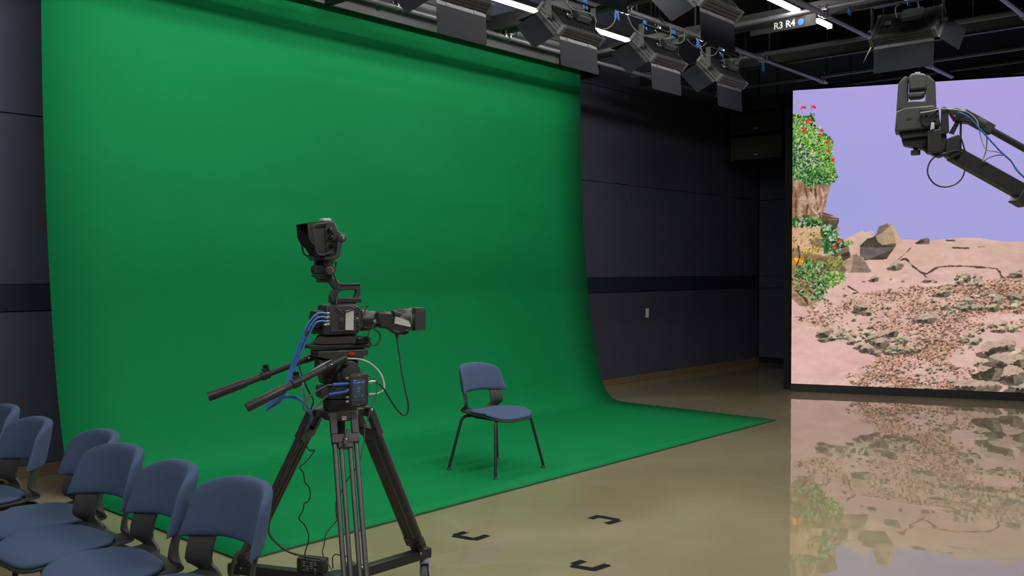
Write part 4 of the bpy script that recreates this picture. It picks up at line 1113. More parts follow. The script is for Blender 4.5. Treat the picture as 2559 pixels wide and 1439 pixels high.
for k, py in enumerate((783, 793, 803, 811)):
    c = rig(820, py, NB_ + 0.004)
    MB().lathe(c, (-1, -0.35, 0), [(-0.006, 0.0085), (0.006, 0.0085), (0.008, 0.006), (0.024, 0.0052)], 12).build('socket', M['chrome'], body)
for py in (784, 795, 806, 815): MB().box(rig(893, py, NB_ - 0.005), (0.010, 0.003, 0.004)).build('side_button', M['label'] if py == 795 else M['gloss'], body)
# shoulder plate
spl = slabp([(779, 856), (800, 841), (893, 837), (913, 840), (926, 857), (893, 859), (801, 861)], -0.055, -0.035).build('shoulder_rail', M['cam2'], scm, bevel=0.003)
slabp([(779, 856), (800, 841), (893, 837), (913, 840), (926, 857), (893, 859), (801, 861)], 0.035, 0.055).build('shoulder_rail', M['cam2'], scm, bevel=0.003)
slabp([(806, 838), (893, 835), (902, 842), (862, 845), (842, 849), (812, 853), (796, 853)], -0.035, 0.035).build('shoulder_plate', M['cam'], scm, bevel=0.003)
slabp([(880, 838), (912, 841), (926, 857), (880, 859)], -0.035, 0.035).build('front_block', M['cam'], scm, bevel=0.003)
for px, py in ((897, 851), (916, 848)): MB().lathe(rig(px, py, -0.055), (0, -1, 0), [(0, 0.014), (0.012, 0.013), (0.014, 0.009)], 14).build('lock_knob', M['gloss'], spl)
# top handle
h = slabp([(829, 746), (853, 744), (903, 744), (905, 755.5), (829, 757)], -0.03, 0.02).build('handle_base', M['cam'], scm, bevel=0.003)
MB().box((rig(858, 760, -0.005)), (0.10, 0.045, 0.012)).build('handle_foot', M['cam'], scm)
hdl = slabp([(848, 709), (900, 708), (901.5, 717), (902, 735), (895, 746), (884, 746), (891, 732), (890, 724), (878, 724), (852, 726), (846, 734), (844, 750), (832, 752), (826, 746), (825, 740), (829, 731), (837, 722)], -0.016, 0.016).build('handle', M['cam2'], scm, bevel=0.004)
slabp([(848, 709), (900, 708), (900.5, 712.5), (849, 714)], -0.02, 0.02).build('handle_rail', M['cam'], hdl, bevel=0.002)
slabp([(795.5, 694.5), (838, 694.5), (856, 711), (850, 724), (838, 724), (825, 706), (798, 706), (795, 702)], -0.018, 0.018).build('viewfinder_arm', M['cam2'], scm, bevel=0.004)
# lens
ax0, ax1 = rig(912, 800, 0), rig(1052, 796, 0)
ld_ = (ax1 - ax0).normalized(); LL = (ax1 - ax0).length
def la(px): return (px - 912) / 140.0 * LL
lens = MB().lathe(ax0 - ld_ * 0.02, ld_, [(0, 0.047), (0.02 + la(916), 0.047), (0.02 + la(917), 0.040), (0.02 + la(936), 0.040), (0.02 + la(938), 0.033), (0.02 + la(948), 0.031), (0.02 + la(950), 0.036), (0.02 + la(985), 0.038)], 28).build('lens', M['cam'], scm)
zr = MB().lathe(ax0, ld_, [(la(982), 0.038), (la(986), 0.044), (la(1016), 0.0475), (la(1018), 0.046)], 28).build('zoom_ring', M['cam2'], lens)
for k in range(36):
    a = 2 * math.pi * k / 36; u = ld_.orthogonal().normalized(); v = ld_.cross(u); n = u * math.cos(a) + v * math.sin(a)
    MB().box(ax0 + ld_ * (la(1000)) + n * 0.0455, (la(1012) - la(988), 0.004, 0.0035), (ld_, ld_.cross(n), n)).build('grip_rib', M['cam'], zr)
MB().lathe(ax0, ld_, [(la(1017.3), 0.0476), (la(1018.5), 0.0482), (la(1019.6), 0.0476)], 28).build('green_ring', M['ring_green'], lens)
MB().lathe(ax0, ld_, [(la(1020), 0.047), (la(1024), 0.050), (la(1030), 0.051)], 28).build('focus_ring', M['cam'], lens)
hc = ax0 + ld_ * ((la(1026) + la(1054)) / 2); hw = 0.051
hood = MB(); u = V(0, 1, 0); w_ = ld_.cross(u)
hl = la(1054) - la(1026)
for a0, b0, c0_, dd_ in ((0, 1, 0.104, 0.006),):
    hood.box(hc + V(0, 0, 1) * (hw - 0.003), (hl, 2 * hw, 0.006), (ld_, u, w_)); hood.box(hc - V(0, 0, 1) * (hw - 0.003), (hl, 2 * hw, 0.006), (ld_, u, w_))
    hood.box(hc + u * (hw - 0.003), (hl, 0.006, 2 * hw - 0.012), (ld_, u, w_)); hood.box(hc - u * (hw - 0.003), (hl, 0.006, 2 * hw - 0.012), (ld_, u, w_))
    hood.box(hc - ld_ * (hl / 2 - 0.002), (0.004, 2 * hw, 2 * hw), (ld_, u, w_))
hood.build('lens_hood', M['cam2'], lens, bevel=0.006)
MB().lathe(hc - ld_ * (hl / 2 - 0.003), ld_, [(0, 0.044), (0.004, 0.042), (0.001, 0.03), (0.0, 0.0)], 24).build('front_glass', M['gloss'], lens)
gp = slabp([(947, 779), (984, 781), (1004, 790), (1028, 804), (1031, 815), (1022, 831), (1004, 837), (990, 835), (972, 822), (952, 820), (946, 800)], -0.078, -0.025).build('drive_unit', M['cam'], lens, bevel=0.008)
slabp([(948, 778), (982, 779), (980, 790), (955, 796), (948, 796)], -0.06, 0.02).build('drive_cover', M['gloss'], lens, bevel=0.003)
slabp([(984, 776), (1005, 782), (1006, 788), (998, 790), (986, 787)], -0.088, -0.05).build('zoom_rocker', M['cam2'], gp, bevel=0.004)
MB().prism([rig(x, y, -0.0795) for x, y in ((988, 789.5), (1000, 794), (1021, 803.5), (1027, 814), (1024.5, 817), (985.5, 808))], (0, -0.0012, 0)).build('white_label', M['label'], gp)
q = rig(991, 827, -0.0798); q2 = rig(999, 829, -0.0798)
lettering('lens_lettering', 'Canon', 0.0105, q, (q2 - q), V(0, 0, 1) + (q2 - q).normalized() * 0.2, M['print'], gp)
slabp([(1008, 826), (1022, 824), (1022, 833), (1010, 838), (1003, 835)], -0.086, -0.06).build('zoom_knob', M['gloss'], gp, bevel=0.003)
MB().lathe(rig(937, 802, -0.042), (0, -1, 0), [(0, 0.008), (0.003, 0.007)], 12).build('mount_lever', M['label'], lens)
MB().lathe(rig(908, 818, -0.06), (1, -0.3, -0.2), [(-0.01, 0.006), (0.006, 0.006), (0.008, 0.0075), (0.034, 0.007)], 12).build('lens_plug', M['gloss'], lens)

# viewfinder on the handle
vf = root('viewfinder_monitor', O, RZ, 'black viewfinder monitor with sun hood above the camera', 'viewfinder')
HB = 0.088
slabp([(785, 687), (831, 687), (831, 697), (797, 697)], -0.03, 0.03).build('mount_plate', M['cam'], vf, bevel=0.002)
jb = slabp([(787, 663), (811, 662), (812, 686), (789, 686)], -0.02, 0.045).build('tilt_joint', M['cam2'], vf, bevel=0.006)
slabp([(812, 665), (838, 664), (836, 686), (812, 687)], -0.045, 0.0).build('joint_block', M['cam'], vf, bevel=0.006)
MB().lathe(rig(825, 675, -0.045), (0, -1, 0), [(0, 0.0225), (0.010, 0.0225), (0.013, 0.019)], 22).build('joint_knob', M['cam2'], vf)
kn = rig(825, 675, -0.0585)
dots = MB()
for k in range(7):
    a = math.radians(-20 + 25 * k); dots.box(kn + V(0.013 * math.cos(a), 0, 0.013 * math.sin(a)), (0.0028, 0.0012, 0.0028))
dots.build('knob_scale', M['white_print'], vf)
MB().lathe(rig(785, 675, 0.02), (-1, 0, 0), [(0, 0.012), (0.012, 0.011)], 14).build('side_knob', M['cam'], vf)
slabp([(791, 645), (808, 648), (811, 664), (788, 664)], 0.02, 0.05).build('post', M['cam'], vf, bevel=0.003)
slabp([(812, 643), (838, 648), (832, 666), (812, 666)], -0.055, -0.025).build('post', M['cam2'], vf, bevel=0.003)
slabp([(780, 641), (812, 642), (838, 648), (812, 650), (796, 648)], -0.055, 0.055).build('yoke_base', M['cam'], vf, bevel=0.003)
for b0, b1 in ((-0.120, -0.108), (0.108, 0.120)):
    off = (b0 + 0.098) * 0
    if b0 < 0: prf = [(845, 600), (857, 604), (850, 641), (838, 649), (815, 648), (817, 643), (833, 640), (841, 636)]
    else: prf = [(765 + 0, 597), (777, 600), (770, 636), (762, 642), (752, 641), (754, 637), (760, 634)]
    if b0 < 0: slabp(prf, b0, b1).build('yoke_arm', M['cam2'], vf, bevel=0.002)
    else: MB().prism([rig(x, y, -0.120) + V(0, 0.228, 0) for x, y in [(845, 600), (857, 604), (850, 641), (838, 649), (815, 648), (817, 643), (833, 640), (841, 636)]], (0, 0.012, 0)).build('yoke_arm', M['cam2'], vf, bevel=0.002)
MB().prism([rig(x, y, -0.120) for x, y in ((812, 642), (838, 643), (836, 650), (812, 650))], (0, 0.24, 0)).build('yoke_bridge', M['cam'], vf, bevel=0.002)
tk = MB().lathe(rig(853, 594, -0.108), (0, -1, 0), [(0, 0.019), (0.016, 0.019), (0.019, 0.015)], 22).build('tilt_knob', M['cam2'], vf)
kn = rig(853, 594, -0.1275); dots = MB()
for k in range(6):
    a = math.radians(-20 + 22 * k); dots.box(kn + V(0.011 * math.cos(a), 0, 0.011 * math.sin(a)), (0.0026, 0.0012, 0.0026))
dots.build('knob_scale', M['white_print'], tk)
slabp([(813, 554), (836, 553), (846, 577), (856, 584), (858, 602), (850, 606), (846, 636), (838, 641), (816, 641)], -0.098, 0.098).build('monitor', M['cam2'], vf, bevel=0.004)
near = [(768, 558.5), (814, 554.5), (817, 640), (805, 640), (790, 617), (778, 606), (771, 592)]
slabp(near, -HB, -HB + 0.003).build('hood_side', M['cam2'], vf)
MB().prism([rig(x, y, -HB) + V(0, 2 * HB - 0.003, 0) for x, y in near], (0, 0.003, 0)).build('hood_side', M['inside'], vf)
t0, t1 = rig(768, 558.5, -HB), rig(814, 554.5, -HB)
MB().prism([t0, t1, t1 + V(0, 0, 0.003), t0 + V(0, 0, 0.003)], (0, 2 * HB, 0)).build('hood_top', M['inside'], vf)
t0, t1 = rig(805, 640, -HB), rig(817, 640, -HB)
MB().prism([t0, t1, t1 + V(0, 0, 0.003), t0 + V(0, 0, 0.003)], (0, 2 * HB, 0)).build('hood_floor', M['inside'], vf)
MB().prism([rig(816, 557, -HB) , rig(817, 557, -HB), rig(819, 638, -HB), rig(818, 638, -HB)], (0, 2 * HB, 0)).build('screen', M['gloss'], vf)
loop = [(818, 557.5), (797, 559.5), (787, 563), (784.5, 572), (788, 603), (791, 624), (796, 634), (806, 637), (820, 633), (830, 630)]
LPT = [rig(x, y, -0.106) for x, y in loop]
MB().tube(LPT, 0.0045, seg=8, smooth=4).build('guard_bar', M['cam2'], vf)
MB().tube([q + V(0, 0.212, 0) for q in LPT], 0.0045, seg=8, smooth=4).build('guard_bar', M['cam2'], vf)
for px, py in ((824, 576), (826, 594), (828, 613)):
    MB().lathe(rig(px, py, -0.096), (-0.25, -1, 0), [(0, 0.010), (0.006, 0.0105), (0.014, 0.0115), (0.022, 0.0095), (0.026, 0.005)], 16).build('control_knob', M['gloss'], vf)
for px, py in ((831, 584), (832, 603)): MB().lathe(rig(px, py, -0.098), (0, -1, 0), [(0, 0.005), (0.01, 0.0045)], 10).build('toggle', M['gloss'], vf)
MB().box(rig(813, 550, 0.0), (0.04, 0.05, 0.014)).build('tally_lamp', M['label'], vf, bevel=0.005)

# touch controller hanging on the near side of the head
ctl = root('touch_controller', O, RZ, 'black handheld touch controller with lit screen fixed to the tripod head', 'controller')
CB = -0.165
cf = [(873, 941), (878, 935), (914, 930.5), (920, 935), (921, 1008), (915, 1015), (879, 1020), (873, 1015)]
cb = slabp(cf, CB, CB + 0.028).build('casing', M['cam'], ctl, bevel=0.004)
sp = [rig(x, y, CB - 0.0005) for x, y in ((882, 949), (910.5, 945.5), (911.5, 1000), (881.5, 1004.5))]
slabp([(877, 939), (917, 934), (918, 1010), (878, 1016)], CB - 0.004, CB + 0.001).build('front_bezel', M['cam2'], cb, bevel=0.003)
# screen picture
z0 = (sp[2].z + sp[3].z) / 2; z1 = (sp[0].z + sp[1].z) / 2; xa = (sp[0].x + sp[3].x) / 2; xb = (sp[1].x + sp[2].x) / 2
nxs, nzs = 56, 96
ui = np.zeros((nzs, nxs, 3)); gy = np.linspace(0, 1, nzs)[:, None]; ui[:] = C(40, 50, 62); ui += (gy * 12)[..., None]
def ub(x0, x1, y0, y1, col): ui[int((1 - y1) * nzs):int((1 - y0) * nzs), int(x0 * nxs):int(x1 * nxs)] = C(*col)
ub(0.0, 0.30, 0.08, 0.20, (20, 60, 225)); ub(0.08, 0.22, 0.14, 0.155, (150, 180, 255)); ub(0.36, 0.58, 0.13, 0.16, (120, 170, 175)); ub(0.66, 0.96, 0.12, 0.14, (150, 165, 175)); ub(0.05, 0.3, 0.03, 0.05, (170, 150, 110))
ub(0.44, 0.53, 0.53, 0.55, (140, 170, 190)); ub(0.20, 0.34, 0.40, 0.415, (95, 110, 125)); ub(0.64, 0.78, 0.40, 0.415, (95, 110, 125)); ub(0.47, 0.53, 0.29, 0.31, (110, 125, 140)); ub(0.44, 0.52, 0.72, 0.75, (110, 100, 70))
ub(0.14, 0.26, 0.76, 0.775, (120, 140, 160)); ub(0.70, 0.84, 0.69, 0.705, (120, 140, 160)); ub(0.70, 0.84, 0.76, 0.775, (120, 140, 160)); ub(0.9, 0.94, 0.02, 0.04, (140, 160, 175)); ub(0.18, 0.21, 0.9, 0.92, (140, 160, 175)); ub(0.88, 0.92, 0.9, 0.92, (140, 160, 175))
yy, xx = np.mgrid[0:nzs, 0:nxs]; ring = ((xx - 0.49 * nxs) / (0.1 * nxs)) ** 2 + ((yy - 0.585 * nzs) / (0.058 * nzs)) ** 2
ui[ring < 1] = C(72, 98, 118)
picture_grid('screen', ui, np.linspace(xa, xb, nxs), np.linspace(z0, z1, nzs), CB - 0.0048, M['ui'], cb)
lettering('casing_lettering', 'MJ', 0.012, rig(897.5, 939, CB - 0.0045), (1, 0, 0), (0, 0, 1), M['print'], cb)
MB().box(rig(897, 1012, CB - 0.0042), (0.012, 0.0008, 0.002)).build('small_print', M['print'], cb)
for k, py in enumerate((944, 958, 973, 992, 1003)):
    MB().lathe(rig(871, py, CB + 0.012), (-1, 0, 0), [(-0.004, 0.0072), (0.006, 0.0072), (0.008, 0.0058), (0.013, 0.0055)], 12).build('socket', M['chrome'], cb)
for A_, B_ in (((866, 959), (832, 961.5)), ((863, 979.5), (822, 986))):
    a_, b_ = rig(*A_, CB + 0.012), rig(*B_, CB + 0.012)
    MB().lathe(a_, b_ - a_, [(-0.01, 0.0075)] + [((b_ - a_).length * k / 10, 0.0074 if k % 2 else 0.0085) for k in range(11)] + [((b_ - a_).length + 0.003, 0.005)], 12).build('cable_boot', M['boot_blue'], cb)
a_ = rig(922, 954.5, CB + 0.012); MB().lathe(a_, (1, 0, 0), [(-0.004, 0.006), (0.012, 0.0065), (0.014, 0.0055), (0.03, 0.005)], 12).build('plug', M['chrome'], cb)
a_ = rig(922, 986, CB + 0.012); MB().lathe(a_, (1, 0, 0), [(-0.004, 0.006), (0.016, 0.0065), (0.02, 0.005)], 12).build('plug', M['print'], cb)
MB().box((hx + 0.02, (CB + 0.028 - 0.05) / 2, rig(890, 965, 0).z), (0.03, abs(CB + 0.028 + 0.045) + 0.03, 0.03)).build('mount_arm', M['cam'], cb)

# power adapter on the dolly
p0 = rigw(at_depth(808, 1420, 4.0))
dd = (FEET[2] - dc); dd.z = 0; dd.normalize(); tt = V(-dd.y, dd.x, 0)
ad = root('power_adapter', O, RZ, 'black power brick with printed rating label on the dolly', 'power adapter')
pc = dc + dd * 0.135 + V(0, 0, ARMZ + 0.031)
ab = MB().box(pc, (0.13, 0.06, 0.062), (dd, tt, V(0, 0, 1))).build('brick', M['cam'], ad, bevel=0.005)
sgn = 1 if (tt.x * Ax + tt.y * Bx).dot(Fh) < 0 else -1
fo = tt * sgn
for r_ in range(5):
    for c_ in range(4):
        if (r_ * 3 + c_) % 5 == 4: continue
        q = pc + fo * 0.0305 + dd * (0.028 - 0.019 * c_) + V(0, 0, 0.018 - 0.009 * r_)
        MB().box(q, (0.010 if (r_ + c_) % 2 else 0.015, 0.0008, 0.004), (dd, fo, V(0, 0, 1))).build('printed_line', M['print'], ab)
wa = rigw(at_depth(874, 1400, 3.98))
wall_plug = MB().box(V(wa.x, wa.y, 0.235), (0.05, 0.05, 0.075)).build('plug_block', M['cam2'], ad, bevel=0.004)

# cables of the rig
def cable(pts, r, material, label, name='cable', smooth=6, grp='cables of the camera rig'):
    o = MB().tube([O + Ax * q.x + Bx * q.y + V(0, 0, q.z) for q in pts], r, seg=8, smooth=smooth).build(name, material)
    return tag(o, label, 'cable', grp)
for k in range(3):
    py = (783, 793, 803)[k]; dx = k * 5; b = NB_ + 0.004 - 0.012
    pts = [rig(816, py, b), rig(806, py - 1.5, b - 0.004), rig(793 - k * 1.5, py + 1 + k * 1, b - 0.006), rig(774 + dx * 0.6, 802 + 9 * k, b - 0.004), rig(757 + dx, 836 + 6 * k, b), rig(742 + dx * 0.9, 875 + 4 * k, b + 0.01), rig(729 + dx * 0.8, 912 + 2 * k, b + 0.02),
           rig(715 + dx * 0.8, 955, b + 0.02), rig(702 + dx, 985 - k, b + 0.02), rig(690 + dx, 1003, b + 0.02), rig(672 + dx, 1019 - 2 * k, b + 0.03), rig(666.5 + k * 1.5, 1025 - 3 * k, b + 0.04), rig(668 + k, 1013 - 2 * k, b + 0.05),
           rig(690, 999 - 3 * k, b + 0.06), rig(716, 993 - 2.5 * k, b + 0.06), rig(742, 996 - 2 * k, b + 0.06), rig(762, 1009 - 1.5 * k, b + 0.06), rig(774 + k, 1026, b + 0.07), rig(777 + k * 1.2, 1044, b + 0.09), rigw(at_depth(766 + 2 * k, 1076, 4.24)), rigw(at_depth(741 + 2 * k, 1130, 4.32)), rigw(at_depth(702 + 2 * k, 1210, 4.36)), rigw(at_depth(663 + 2 * k, 1290, 4.38)), rigw(at_depth(622 + 2 * k, 1375, 4.40))]
    cable(pts, 0.0042, M['cable_blue'], ('blue video cable from the top rear socket of the camera', 'blue video cable from the middle rear socket of the camera', 'blue video cable from the lowest rear socket of the camera')[k], 'video_cable')
b = NB_ - 0.004
cable([rig(820, 811, NB_ + 0.004), rig(806, 808, b), rig(795, 809, b), rig(784, 815, b), rig(776, 825, b), rig(766, 838, b), rig(752, 870, 0.0), rig(740, 895, 0.0), rig(748, 915, 0.0), rig(757, 945, -0.02), rig(770, 975, -0.02), rig(783, 1000, -0.02), rig(778, 1020, 0.0), rig(779, 1035, 0.02)], 0.0035, M['cable'], 'black cable from the camera rear bending behind the pan handle')
kb = rig(769, 829, b); o = MB().tube([O + Ax * q.x + Bx * q.y + V(0, 0, q.z) for q in (rig(775, 820, b), rig(762, 838, b))], 0.011, seg=10).build('ferrite_core', M['cam']); tag(o, 'black ferrite core on the cable behind the camera', 'ferrite core')
cable([rig(916, 816, -0.065), rig(922, 824, -0.07), rig(920, 838, -0.075), rig(921, 850, -0.075), rig(930, 862, -0.07), rig(942, 860, -0.07), rig(950, 846, -0.07), rig(948, 832, -0.07), rig(938, 824, -0.07), rig(929, 817, -0.068), rig(938, 808, -0.065), rig(950, 806, -0.07)], 0.0032, M['cable'], 'black cable looping between camera body and lens')
cable([rig(992, 836, -0.06), rig(993, 850, -0.065), rig(998, 885, -0.08), rig(1004, 930, -0.10), rig(1013, 975, -0.12), rig(1020, 1008, -0.13), rig(1019, 1030, -0.13), rig(1009, 1037, -0.13), rig(994, 1026, -0.135), rig(975, 998, -0.14), rig(958, 970, -0.145), rig(943, 957, -0.15), rig(932, 955, CB + 0.012)], 0.0036, M['cable'], 'long black cable hanging from the lens to the controller')
MB_ = MB().lathe(O + Ax * rig(992, 835, -0.06).x + Bx * -0.06 + V(0, 0, rig(992, 835, -0.06).z), (0, 0, -1), [(-0.01, 0.008), (0.012, 0.007), (0.022, 0.004)], 12).build('strain_relief', M['cam']); tag(MB_, 'black strain relief under the zoom lens', 'strain relief')
cable([rig(925, 985, CB + 0.012), rig(940, 984, -0.13), rig(955, 977, -0.12), rig(960, 965, -0.11), rig(955, 942, -0.10), rig(942, 922, -0.09), rig(922, 906, -0.085), rig(900, 898, -0.08), rig(875, 896, -0.075), rig(850, 897, -0.07), rig(825, 902, -0.07), rig(800, 914, -0.07), rig(782, 926, -0.06), rig(766, 940, -0.03), rig(757, 960, -0.02), rig(758, 982, 0.0), rig(767, 1004, 0.02), rig(778, 1026, 0.03)], 0.0042, M['cable_white'], 'white cable arching behind the tripod head from the controller')
cable([rig(832, 961.5, CB + 0.012), rig(815, 964, -0.15), rig(790, 978, -0.15), rig(768, 996, -0.15), rig(759, 1012, -0.15), rig(762, 1024, -0.15), rig(772, 1028, -0.15), rig(785, 1021, -0.15), rig(805, 1000, -0.15), rig(822, 986, CB + 0.012)], 0.0036, M['cable_grey'], 'dark grey cable looping left between the two blue boots')
cable([rig(920, 940, CB + 0.012), rig(930, 941, CB), rig(939, 948, CB), rig(943, 962, CB), rig(940, 985, CB), rig(930, 1010, CB), rig(924, 1030, CB), rig(918, 1050, CB), rig(912, 1060, CB), rig(911, 1085, CB), rig(910, 1108, CB), rig(905, 1125, CB), rig(900, 1150, CB), rig(888, 1172, CB - 0.02), rig(870, 1195, CB - 0.02), rig(852, 1230, CB - 0.02), rig(840, 1255, CB), rig(841, 1290, -0.12), rig(843, 1298, -0.10), rig(826, 1318, -0.08), rig(814, 1335, -0.07), rig(810, 1360, -0.06), rig(806, 1382, -0.05), rig(816, 1402, -0.06), rig(830, 1425, -0.08)], 0.0026, M['cable_grey'], 'thin cable running from the controller down the front leg')
cable([rig(765, 1112, 0.02), rig(770, 1122, 0.02), rig(778, 1126, 0.0), rig(786, 1124, 0.0), rig(775, 1142, 0.0), rig(760, 1158, 0.0), rig(749, 1168, 0.0), rig(758, 1182, 0.0), rig(762, 1205, 0.0), rig(772, 1216, 0.0), rig(775, 1240, 0.0), rig(768, 1254, 0.0), rig(760, 1258, 0.0), rig(757, 1275, 0.0), rig(747, 1296, 0.0), rig(760, 1310, 0.0), rig(771, 1335, 0.0), rig(770, 1355, 0.0), rig(763, 1378, 0.0), rig(762, 1395, 0.0), rig(772, 1406, 0.0)], 0.0028, M['cable'], 'crinkled black cable hanging down beside the left leg', smooth=4)
cable([rig(735, 1130, 0.10), rig(716, 1165, 0.10), rig(700, 1200, 0.12), rig(690, 1225, 0.12), rig(684, 1250, 0.13), rig(676, 1290, 0.12), rig(672, 1330, 0.10), rig(690, 1355, 0.08), rig(720, 1378, 0.05), rig(760, 1390, 0.0), rig(795, 1396, -0.02), rig(806, 1400, -0.03)], 0.0045, M['cable'], 'thick black power cable curving down the left leg to the brick')
cable([rig(640, 1290, -0.02), rig(610, 1368, 0.02), rig(594, 1382, 0.03), rig(585, 1400, 0.03), rig(579, 1425, 0.03), rig(574, 1460, 0.05), rig(560, 1475, 0.10)], 0.0085, M['cable_grey'], 'thick grey cable dropping to the floor behind the nearest chair')
cable([rig(832, 1420, -0.06), rig(831, 1395, -0.06), rig(838, 1385, -0.05), rig(850, 1387, -0.04), rig(866, 1390, -0.03)], 0.0025, M['cable'], 'short thin cable arching out of the power brick')
cable([rig(840, 762, NB_ - 0.004), rig(841, 750, -0.035), rig(841, 735, -0.03), rig(842, 718, -0.03), rig(840, 700, -0.03), rig(836, 692, -0.035), rig(834, 684, -0.05), rig(838, 670, -0.05), rig(840, 652, -0.06)], 0.003, M['cable'], 'black cable climbing from the camera to the viewfinder')
cable([rig(842, 770, NB_ - 0.012), rig(855, 781, NB_ - 0.014), rig(868, 778, NB_ - 0.016), rig(895, 768, NB_ - 0.014), rig(916, 763, NB_), rig(919, 764, NB_), rig(914, 772, NB_), rig(910, 785, NB_), rig(905, 800, NB_ - 0.012)], 0.0026, M['cable'], 'thin black cable bowing over the front of the camera body', smooth=4)

# ------------------------------------------------------------------ jib arm with remote camera, upper right
JD = 3.8
def J(px, py, dd=0.0): return at_depth(px, py, JD + dd)
jb0 = J(2400, 395)
base = V(*(at_depth(2400, 395, JD) + Rt * 2.35)); base.z = 0
jib = root('jib_crane', base, 0, 'black camera crane arm reaching in from the right', 'camera crane')
JF = ray(2300, 300); JF.z = 0; JF.normalize()           # the remote camera looks along the crane's own line
def jprism(pts, d0, d1, mb=None):
    mb = mb or MB(); return mb.prism([J(x, y, d0) for x, y in pts], JF * (d1 - d0))
adir = (J(2559, 482) - J(2385, 385)).normalized()
def ext(p, k): return p + adir * k
lo0 = J(2380, 383)
MB().box(lo0 + adir * 1.22, (2.44, 0.055, 0.058), (adir, Fh, adir.cross(Fh))).build('lower_arm', M['cam'], jib, world=True, bevel=0.004)
up0 = J(2425, 296)
MB().box(up0 + adir * 0.03, (0.14, 0.030, 0.045), (adir, Fh, adir.cross(Fh))).build('rod_sleeve', M['cam2'], jib, world=True, bevel=0.004)
MB().cyl(up0, up0 + adir * 2.15, 0.0135, seg=12).build('upper_rod', M['cam'], jib, world=True)
MB().cyl(up0 + adir * 0.02, up0 + adir * 0.06, 0.024, seg=12).build('rod_collar', M['cam2'], jib, world=True)
q = J(2556, 488); MB().box(q, (0.05, 0.075, 0.085), (adir, Fh, adir.cross(Fh))).build('arm_clamp', M['cam'], jib, world=True, bevel=0.004)
# column out of frame
colx = lo0 + adir * 2.2
MB().cyl((colx.x, colx.y, 0.25), (colx.x, colx.y, colx.z + 0.10), 0.045, seg=16).build('column', M['cam'], jib, world=True)
MB().box((up0 + adir * 2.12 + lo0 + adir * 2.2) / 2, (0.06, 0.09, 0.32)).build('pivot_head', M['cam2'], jib, world=True)
for k in range(3):
    a = 2 * math.pi * k / 3 + 0.4; e = V(colx.x + 0.6 * math.cos(a), colx.y + 0.6 * math.sin(a), 0.02)
    lg = MB().tube([(colx.x, colx.y, 0.75), e], 0.02, seg=10).build('leg', M['cam'], jib, world=True)
    MB().tube([(colx.x, colx.y, 0.3), V(colx.x, colx.y, 0.3) * 0.45 + e * 0.55 + V(0, 0, 0.12)], 0.012, seg=8).build('brace', M['cam'], jib, world=True)
    MB().lathe((e.x, e.y, 0), (0, 0, 1), [(0, 0.035), (0.02, 0.035), (0.03, 0.02)], 14).build('rubber_foot', M['rubber'], lg, world=True)
# joint bracket
mb = jprism([(2352, 268), (2362, 266), (2370, 272), (2372, 330), (2360, 336), (2350, 330)], -0.05, -0.03)
jprism([(2368, 274), (2390, 268), (2404, 274), (2440, 296), (2432, 308), (2402, 304), (2384, 300)], -0.03, 0.03, mb)
mb.build('upper_joint', M['cam'], jib, world=True, bevel=0.003)
jprism([(2399, 306), (2404, 306), (2403, 378), (2398, 378)], -0.02, 0.02).build('link_bar', M['cam'], jib, world=True)
jprism([(2372, 330), (2390, 300), (2400, 302), (2384, 334)], -0.02, 0.02).build('brace_bar', M['cam'], jib, world=True)
jprism([(2368, 345), (2395, 335), (2402, 345), (2402, 385), (2376, 396), (2360, 388)], -0.045, 0.045).build('lower_joint', M['cam'], jib, world=True, bevel=0.004)
q = J(2385, 291, -0.032); MB().ball(q, 0.006).build('red_pin', M['red'], jib, world=True)
# platform under the remote camera
mb = jprism([(2252, 346), (2318, 338), (2364, 332), (2372, 372), (2340, 384), (2318, 382), (2308, 372), (2258, 362)], -0.035, 0.035)
mb.build('platform', M['cam'], jib, world=True, bevel=0.004)
jprism([(2246, 331), (2352, 318), (2362, 334), (2260, 346), (2250, 338)], -0.05, 0.03).build('quick_plate', M['cam2'], jib, world=True, bevel=0.003)
jprism([(2318, 326), (2350, 322), (2356, 380), (2318, 381)], -0.085, -0.06).build('side_bracket', M['cam'], jib, world=True, bevel=0.003)
jprism([(2296, 366), (2345, 380), (2372, 384), (2346, 392), (2330, 386)], -0.03, 0.03).build('lower_bracket', M['cam'], jib, world=True)
a_ = J(2288, 362); MB().cyl(a_, J(2288, 378), 0.0085, seg=10).build('thumb_screw', M['cam'], jib, world=True)
MB().cyl(J(2288, 376), J(2288, 387), 0.0185, seg=14).build('thumb_knob', M['cam2'], jib, world=True)
# remote head camera
pc0 = J(2288, 330); ptz = root('remote_camera', (pc0.x, pc0.y, J(2288, 336).z), 0, 'grey remote pan-tilt camera mounted at the tip of the crane arm', 'camera')
jprism([(2236, 329), (2240, 278), (2262, 268), (2334, 262), (2340, 272), (2352, 312), (2322, 320)], -0.07, 0.05).build('base', M['ptz'], ptz, world=True, bevel=0.006)
jprism([(2299, 272), (2345, 268), (2350, 312), (2302, 318)], -0.074, -0.068).build('socket_panel', M['cam'], ptz, world=True, bevel=0.003)
for k, (px, py) in enumerate(((2303, 286), (2316, 285), (2341, 287), (2308, 310), (2325, 302), (2336, 300))):
    MB().lathe(J(px, py, -0.074), -Fh, [(0, 0.006), (0.008, 0.0055)], 10).build('socket', M['chrome'] if k % 2 == 0 else M['housing'], ptz, world=True)
jprism([(2327, 306), (2335, 305), (2335, 322), (2324, 325)], -0.09, -0.074).build('network_plug', M['label'], ptz, world=True, bevel=0.002)
jprism([(2264, 296), (2280, 293), (2280, 298), (2265, 301)], -0.0715, -0.068).build('badge', M['cam'], ptz, world=True)
